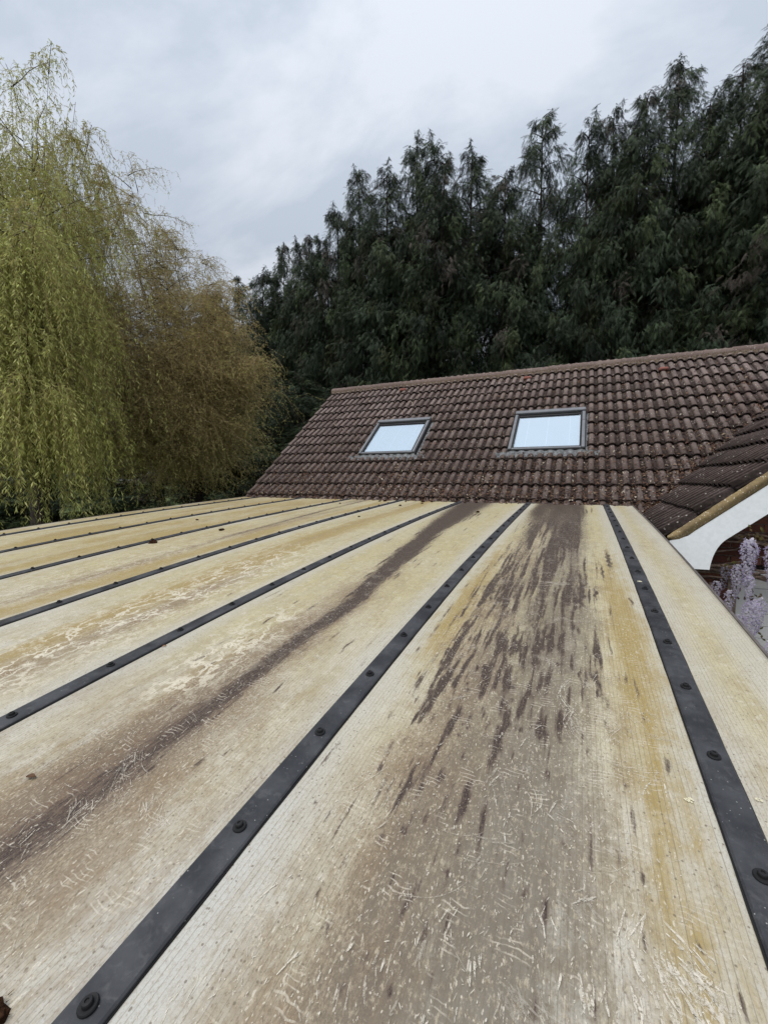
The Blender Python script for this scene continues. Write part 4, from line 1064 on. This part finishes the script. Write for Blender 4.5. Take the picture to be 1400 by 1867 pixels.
def conifer(x, y, top, variant, rot, label, group='tall conifers in the hedge behind the house', name='conifer', wide=1.0, bz=GZ):
    k = (top-bz)/15.0
    o = thing(name, label, 'tree', (x, y, bz), group, (0, 0, rot)); o.scale = (wide, wide, k)
    obj('trunk', CY[variant % 3][1], o); obj('crown', CY[variant % 3][0], o)
    return o
YR = 16.6
hedge = [(-46, .40, 1.0), (-43.2, .44, .8), (-40.3, .47, .9), (-37.7, .525, .75), (-35.6, .535, .75), (-33, .54, .8), (-30.8, .62, .85), (-28, .700, .85), (-24.4, .70, 1.0), (-20.6, .755, 1.0), (-18.4, .755, 1.0),
         (-13.7, .725, 1.0), (-9.6, .67, .9), (-5.4, .765, 1.0), (-.3, .735, .85), (2.2, .735, .85), (5.3, .745, .9), (8.2, .775, 1.0), (11, .70, .9), (13.5, .72, 1.0), (16.4, .755, 1.15), (20, .80, 1.15), (24, .80, 1.1), (28, .80, 1.1)]
spots = ['leftmost slim dark conifer, rising just behind the brown willow', 'short slim conifer beside the brown willow edge, second from the left', 'slim conifer left of the small twin spires',
         'left one of the small twin conifer spires', 'right one of the small twin conifer spires', 'narrow low conifer between the twin spires and the taller trees', 'conifer with a thin curled tip on the rising left slope of the hedge',
         'conifer with a narrow finger-like top left of the big left group', 'bushy conifer on the left shoulder of the big left group', 'left summit of the tallest group above the left roof window',
         'right summit of the tallest group above the left roof window', 'conifer with a bent tip right of the first dip in the hedge', 'low conifer filling the second dip, above the left side of the right roof window',
         'conifer with twin nodding tips above the right roof window', 'dark pointed conifer just right of the third dip', 'thin wispy tipped conifer beside the dark pointed one', 'broad conifer left of the highest wispy spire',
         'conifer with the highest wispy open spire above the roof ridge', 'rounded conifer right of the highest wispy spire', 'conifer in the dip before the tree at the right edge', 'very tall conifer cut by the right edge of the picture',
         'tall conifer beyond the right edge, its side branches in view', 'conifer standing outside the right edge of the view', 'last conifer of the row far outside the right edge']
for i, ((az, tn, wd), lab) in enumerate(zip(hedge, spots)):
    yy = YR + (.55 if i % 2 else -.35) + (0 if az > -34 else .8); D_ = yy/math.cos(R(az))
    conifer(CAM.x+yy*math.tan(R(az)), CAM.y+yy, CAM.z+tn*D_, i % 4, i*1.9, lab, wide=wd*random.uniform(.95, 1.1))
# lower conifers: at the house's left end and behind the willows
for i, (x_, y_, tp, wd, lab) in enumerate(((-8.6, 7.2, 3.6, 1.0, 'mid green low conifer with layered fronds beside the left end of the roof'), (-10.6, 7.6, 4.6, 1.1, 'low conifer between the brown willow and the tiled roof'),
        (-12.9, 6.6, 3.2, 1.15, 'dark low conifer behind the hanging tips of the brown willow'), (-15.5, 5.0, 3.0, 1.3, 'dark bushy conifer deep behind the middle of the willows'), (-18.0, 2.5, 3.2, 1.3, 'dark bushy conifer behind the green willow'),
        (-19.5, -.5, 3.4, 1.3, 'dark conifer at the far left behind the green willow'))):
    conifer(x_, y_, tp, i % 4, i*2.3+1, lab, 'low dark conifers behind the willows', wide=wd*1.15)

# ------------------------------------------------------------------ willows
def strands(starts, dirs, lens, tints_leaf, tint_twig, leaf_L, leaf_gap, tw_w, wig, rr, leaf_w=.16, droop=1.0):
    """hanging twigs with leaves; returns V,F,T for leaves and twigs"""
    n = len(starts); K = 9
    t = np.linspace(0, 1, K)[None, :, None]; Ld = lens[:, None, None]
    out = dirs[:, None, :]*(1-np.exp(-2.2*t))*Ld*.42
    fall = np.zeros((n, K, 3)); fall[:, :, 2] = -(t[:, :, 0]**1.35)*lens[:, None]*droop*.9
    w = rr.normal(0, 1, (n, K, 3)).cumsum(1)*wig*lens[:, None, None]/K
    pts = starts[:, None]+out+fall+w
    # twig ribbons
    side = norm(rr.normal(0, 1, (n, 3)))[:, None]*tw_w*(1.15-.8*t)
    A, B = pts-side, pts+side; V = np.stack([A, B], 2).reshape(-1, 3)
    i = (np.arange(n)[:, None]*K+np.arange(K-1)[None]).ravel()*2
    F = np.stack([i, i+1, i+3, i+2], 1); T = np.repeat(tint_twig, K*2, 0)
    # leaves
    m = np.maximum(2, (lens/leaf_gap).astype(int)); idx = np.repeat(np.arange(n), m); nl = len(idx)
    u = .06+.94*rr.random(nl); f = u*(K-1); k0 = np.minimum(f.astype(int), K-2); fr = (f-k0)[:, None]
    p = pts[idx, k0]*(1-fr)+pts[idx, k0+1]*fr; tg = norm(pts[idx, k0+1]-pts[idx, k0])
    a = norm(rr.normal(0, 1, (nl, 3))); d = norm(tg*.9+norm(a-tg*(a*tg).sum(1, keepdims=True))*.75+np.array((0, 0, -.25))); L = leaf_L*rr.uniform(.5, 1.2, nl)
    sd = norm(np.cross(d, rr.normal(0, 1, (nl, 3))))*(L*leaf_w*.5)[:, None]
    LV = np.stack([p, p+d*(L*.45)[:, None]+sd, p+d*L[:, None], p+d*(L*.45)[:, None]-sd], 1).reshape(-1, 3)
    q = np.arange(nl)*4; LF = np.stack([q, q+1, q+2, q+3], 1); LT = np.repeat(tints_leaf[idx]*rr.uniform(.7, 1.3, (nl, 1)), 4, 0)
    return (V, F, T), (LV, LF, LT)

def limb(mb, p0, p1, r0, r1, rr, bend=.5, n=9):
    """arching limb; returns its points"""
    p0, p1 = np.array(p0, float), np.array(p1, float); L = np.linalg.norm(p1-p0); pts = []
    j = norm(rr.normal(0, 1, 3))*L*.06
    for i in range(n+1):
        u = i/n; q = p0*(1-u)+p1*u; q[2] += bend*L*.5*math.sin(math.pi*u)*.55; q += j*math.sin(u*7)*u*(1-u)*2
        q[:2] = p0[:2]*(1-u)+p1[:2]*u + j[:2]*(math.sin(u*7)*.6)*min(1, 2.5*(1-u)+.1)
        pts.append(q)
    mb.tube([Vector(q) for q in pts], [r1+(r0-r1)*(1-i/n)**2.6 for i in range(n+1)], 5)
    return np.array(pts)

def willow(name, label, base, tips, n_per, L_rng, tint_leaf, tint_twig, leafL, gap, tw_w, wig, seed, up_frac=.0, leaf_w=.16, fork=3.2, rad=.26, out_k=1.0, droop=1.0):
    rr = np.random.default_rng(seed); base = np.array(base, float)
    o = thing(name, label, 'tree', tuple(base))
    mb = MB(); fk = base+np.array((rr.normal(0, .1), rr.normal(0, .1), fork))
    mb.tube([Vector(base), Vector(base*.5+fk*.5+np.array((.08, .05, 0))), Vector(fk)], [rad, rad*.8, rad*.65], 9)
    S = []; D = []; Ln = []; Wt = []
    for ti, (tx, ty, tz, dens, Lm, mixc) in enumerate(tips):
        tip = np.array((tx, ty, tz)); L = np.linalg.norm(tip-fk)
        pts = limb(mb, fk+rr.normal(0, .05, 3), tip, rad*.26, .003, rr, .30)
        for _ in range(int(26*min(1.2, dens+.3))):
            k_ = rr.uniform(.72, 1.0)*(len(pts)-1); k0 = min(int(k_), len(pts)-2); q = pts[k0]+(pts[k0+1]-pts[k0])*(k_-k0); a2 = rr.uniform(0, 6.283)
            S.append(q); D.append((math.cos(a2)*out_k, math.sin(a2)*out_k, rr.uniform(-.1, .9))); Ln.append(rr.uniform(*L_rng)*Lm*.8); Wt.append(mixc)
        # side branches
        for b in range(int(10*dens)):
            u = rr.uniform(.35, 1.0); k = u*(len(pts)-1); k0 = min(int(k), len(pts)-2); q = pts[k0]+(pts[k0+1]-pts[k0])*(k-k0)
            az = rr.uniform(0, 6.283); bl = rr.uniform(.5, 1.35)*(.6 if u > .9 else 1)*min(1, L/5)
            e = q+np.array((math.cos(az)*bl, math.sin(az)*bl, rr.uniform(-.05, .75)*bl)); bp = limb(mb, q, e, .012, .004, rr, .25, 4)
            for _ in range(n_per):
                v = rr.uniform(.15, 1); kk = v*4; j0 = min(int(kk), 3); sp_ = bp[j0]+(bp[j0+1]-bp[j0])*(kk-j0)
                a2 = az+rr.normal(0, .9); S.append(sp_); upz = rr.uniform(.1, 1.1) if rr.random() < .45 else rr.uniform(-.2, .3)
                D.append((math.cos(a2)*out_k, math.sin(a2)*out_k, upz)); Ln.append(rr.uniform(*L_rng)*Lm); Wt.append(mixc)
    S = np.array(S); D = np.array(D); Ln = np.array(Ln); Wt = np.array(Wt)[:, None]
    n = len(S); r1 = rr.random((n, 1)); wt = np.clip(Wt+rr.normal(0, .30, (n, 1)), 0, 1)
    tl = (np.array(tint_leaf[0])*(1-r1)+np.array(tint_leaf[1])*r1)*(1-wt)+np.array(tint_leaf[2])*wt
    tt = np.array(tint_twig[0])*(1-r1)+np.array(tint_twig[1])*r1
    tws, lvs = strands(S, D, Ln, tl, tt, leafL, gap, tw_w, wig, rr, leaf_w, droop)
    loc = np.array(base)
    mb.V = [Vector(v)-Vector(loc) for v in mb.V]; mb.build('trunk', M_BARK, o, True)
    obj('twigs', mesh('twigs', tws[0]-loc, tws[1], M_WLEAF, False, dict(tint=tws[2])), o)
    obj('crown', mesh('crown', lvs[0]-loc, lvs[1], M_WLEAF, False, dict(tint=lvs[2])), o)
    print(name, 'strands', n, 'leaves', len(lvs[0])//4)
    return o
def at(u_, v_, D_):
    """world point seen in direction (u,v) of the photograph at horizontal distance D_ : used to list crown tips"""
    d = Rv.transposed() @ Vector(((u_-700)/767.7, -(v_-933.5)/767.7, -1)); h = math.hypot(d.x, d.y)
    return CAM.x+d.x/h*D_, CAM.y+d.y/h*D_, CAM.z+d.z/h*D_
tA = []
for (u_, v_, D_, de, Lm, mc) in ((20, 125, 11, .5, .7, .1), (90, 105, 10.5, .6, .55, .15), (140, 165, 10.5, .6, .6, .2), (60, 230, 10, 1, 1, .1), (160, 240, 11, .8, .7, .45), (200, 270, 11.5, .7, .7, .5), (235, 330, 12, .6, .7, .6), (180, 350, 10.5, 1, .9, .5),
        (270, 385, 12.2, .6, .6, .5), (-60, 160, 10, 1.2, 1.2, 0), (-150, 250, 9.5, 1.2, 1.2, 0), (0, 280, 9, 1.3, 1.2, 0), (80, 340, 9.2, 1.3, 1.2, .1), (-80, 400, 8.6, 1.2, 1.2, 0), (20, 430, 8.3, 1.4, 1.2, 0), (100, 470, 8.8, 1.1, 1.1, .3), (150, 430, 9.5, 1.1, 1.0, .45),
        (-30, 560, 8, 1.2, 1.3, 0), (50, 600, 8, 1.4, 1.3, 0), (110, 640, 8.5, 1.0, 1.0, .25), (-10, 700, 7.9, 1.2, 1.2, 0), (60, 720, 8.0, 1.0, 1.1, 0), (130, 560, 9.2, 1.1, 1.0, .4), (200, 480, 10.5, .9, 1, .6), (20, 350, 12, 1.2, 1.1, .1), (120, 380, 12.5, 1, 1, .3), (-40, 500, 11, 1.2, 1.2, .1),
        (100, 200, 12, .7, .8, .2), (40, 180, 12, .9, 1, .1), (220, 420, 12.5, .8, .8, .4)):
    if v_ < 420: v_ += 22
    if v_ > 300 and u_ > 60: u_ -= 55
    tA.append((*at(u_, v_, D_), de, Lm, mc))
willow('weeping_willow', 'tall weeping willow at the left edge with long green hanging strands', (CAM.x-10.6, CAM.y+5.0, GZ), tA, 24, (.8, 2.1),
       ((.38, .42, .11), (.52, .52, .19), (.40, .30, .14)), ((.33, .26, .12), (.23, .17, .09)), .085, .042, .0028, .10, 11, leaf_w=.17, fork=3.0)
tB = []
for (u_, v_, D_, de, Lm, mc) in ((370, 455, 13, .9, .55, .75), (300, 440, 13.5, .8, .6, .7), (420, 530, 12.6, 1, .7, .8), (460, 590, 12.3, .8, .8, .8), (330, 520, 12, 1.3, .9, .8), (260, 500, 12.2, 1.2, .9, .75), (400, 610, 11.8, 1.2, .9, .9), (200, 540, 12, 1.2, 1, .7),
        (290, 600, 11.4, 1.3, 1.1, .85), (350, 670, 11.4, 1.2, 1.0, .9), (230, 640, 11.3, 1.3, 1.1, .7), (440, 670, 11.8, 1, .9, .9), (170, 680, 11.2, 1.1, 1.1, .6), (300, 740, 11.2, 1, 1, .7), (390, 740, 11.4, .9, .9, .7), (240, 770, 11.4, .8, .9, .6), (180, 600, 13.2, 1.1, 1, .7), (320, 560, 14, 1.2, 1, .8), (430, 740, 12, .6, .8, .5),
        (150, 500, 13, 1, 1, .6), (350, 780, 11.3, .7, .8, .5), (300, 830, 11.4, .4, .6, .4),
        (430, 780, 11.7, .8, 1.2, .3), (455, 760, 11.8, .6, 1.2, .3), (400, 810, 11.5, .7, 1.1, .4), (350, 830, 11.4, .8, 1.1, .4), (270, 820, 11.2, .8, 1.1, .4), (220, 800, 11, .8, 1.1, .3),
        (150, 700, 10.6, 1.1, 1.1, .4), (120, 600, 11, 1.1, 1, .4), (160, 620, 10.8, 1.1, 1, .5), (140, 780, 10.4, .9, 1, .3), (180, 660, 10.6, 1.1, 1, .6), (150, 520, 12, 1, .9, .5), (220, 700, 10.8, 1, 1, .6),
        (250, 340, 13.2, .8, .5, .4), (225, 290, 13.2, .6, .45, .4), (280, 390, 13.2, .9, .5, .5), (320, 425, 13.4, .9, .5, .6), (205, 380, 13.4, .9, .7, .4), (240, 440, 13.4, 1, .7, .5), (190, 300, 13.6, .7, .5, .3), (440, 560, 12.6, .9, .5, .8), (485, 620, 12.3, .7, .7, .5), (480, 670, 12, .6, 1, .3), (455, 720, 11.8, .6, 1.1, .3),
        (180, 560, 11.8, 1.2, 1, .5), (210, 610, 11.2, 1.2, 1, .6), (250, 560, 11.8, 1.2, 1, .7), (330, 610, 12, 1.2, 1, .8), (410, 560, 12.4, 1.1, .7, .8), (380, 520, 12.8, 1.1, .7, .8), (340, 470, 13, 1, .6, .7), (270, 690, 11, 1.2, 1.1, .7), (200, 740, 11, 1.2, 1.1, .4), (170, 800, 11, .8, .9, .3),
        (440, 620, 12.2, 1.1, .8, .9), (465, 640, 12.1, .8, .8, .8), (400, 690, 11.6, 1.1, .9, .8), (330, 730, 11.2, 1.1, 1, .7), (130, 660, 11.8, 1, 1.1, .4), (260, 450, 13.2, .7, .7, .5), (230, 420, 13, .6, .7, .4)):
    if u_ > 380: u_ -= 24
    tB.append((*at(u_, v_, D_), de, Lm, mc))
willow('corkscrew_willow', 'rounded willow with tangled orange-brown twigs and few leaves, right of the green one', (CAM.x-9.5, CAM.y+8.2, GZ), tB, 32, (.5, 1.5),
       ((.38, .40, .12), (.48, .45, .17), (.44, .35, .15)), ((.41, .32, .17), (.33, .25, .13)), .050, .045, .0040, .60, 12, leaf_w=.24, fork=2.8, out_k=1.7, droop=.62)
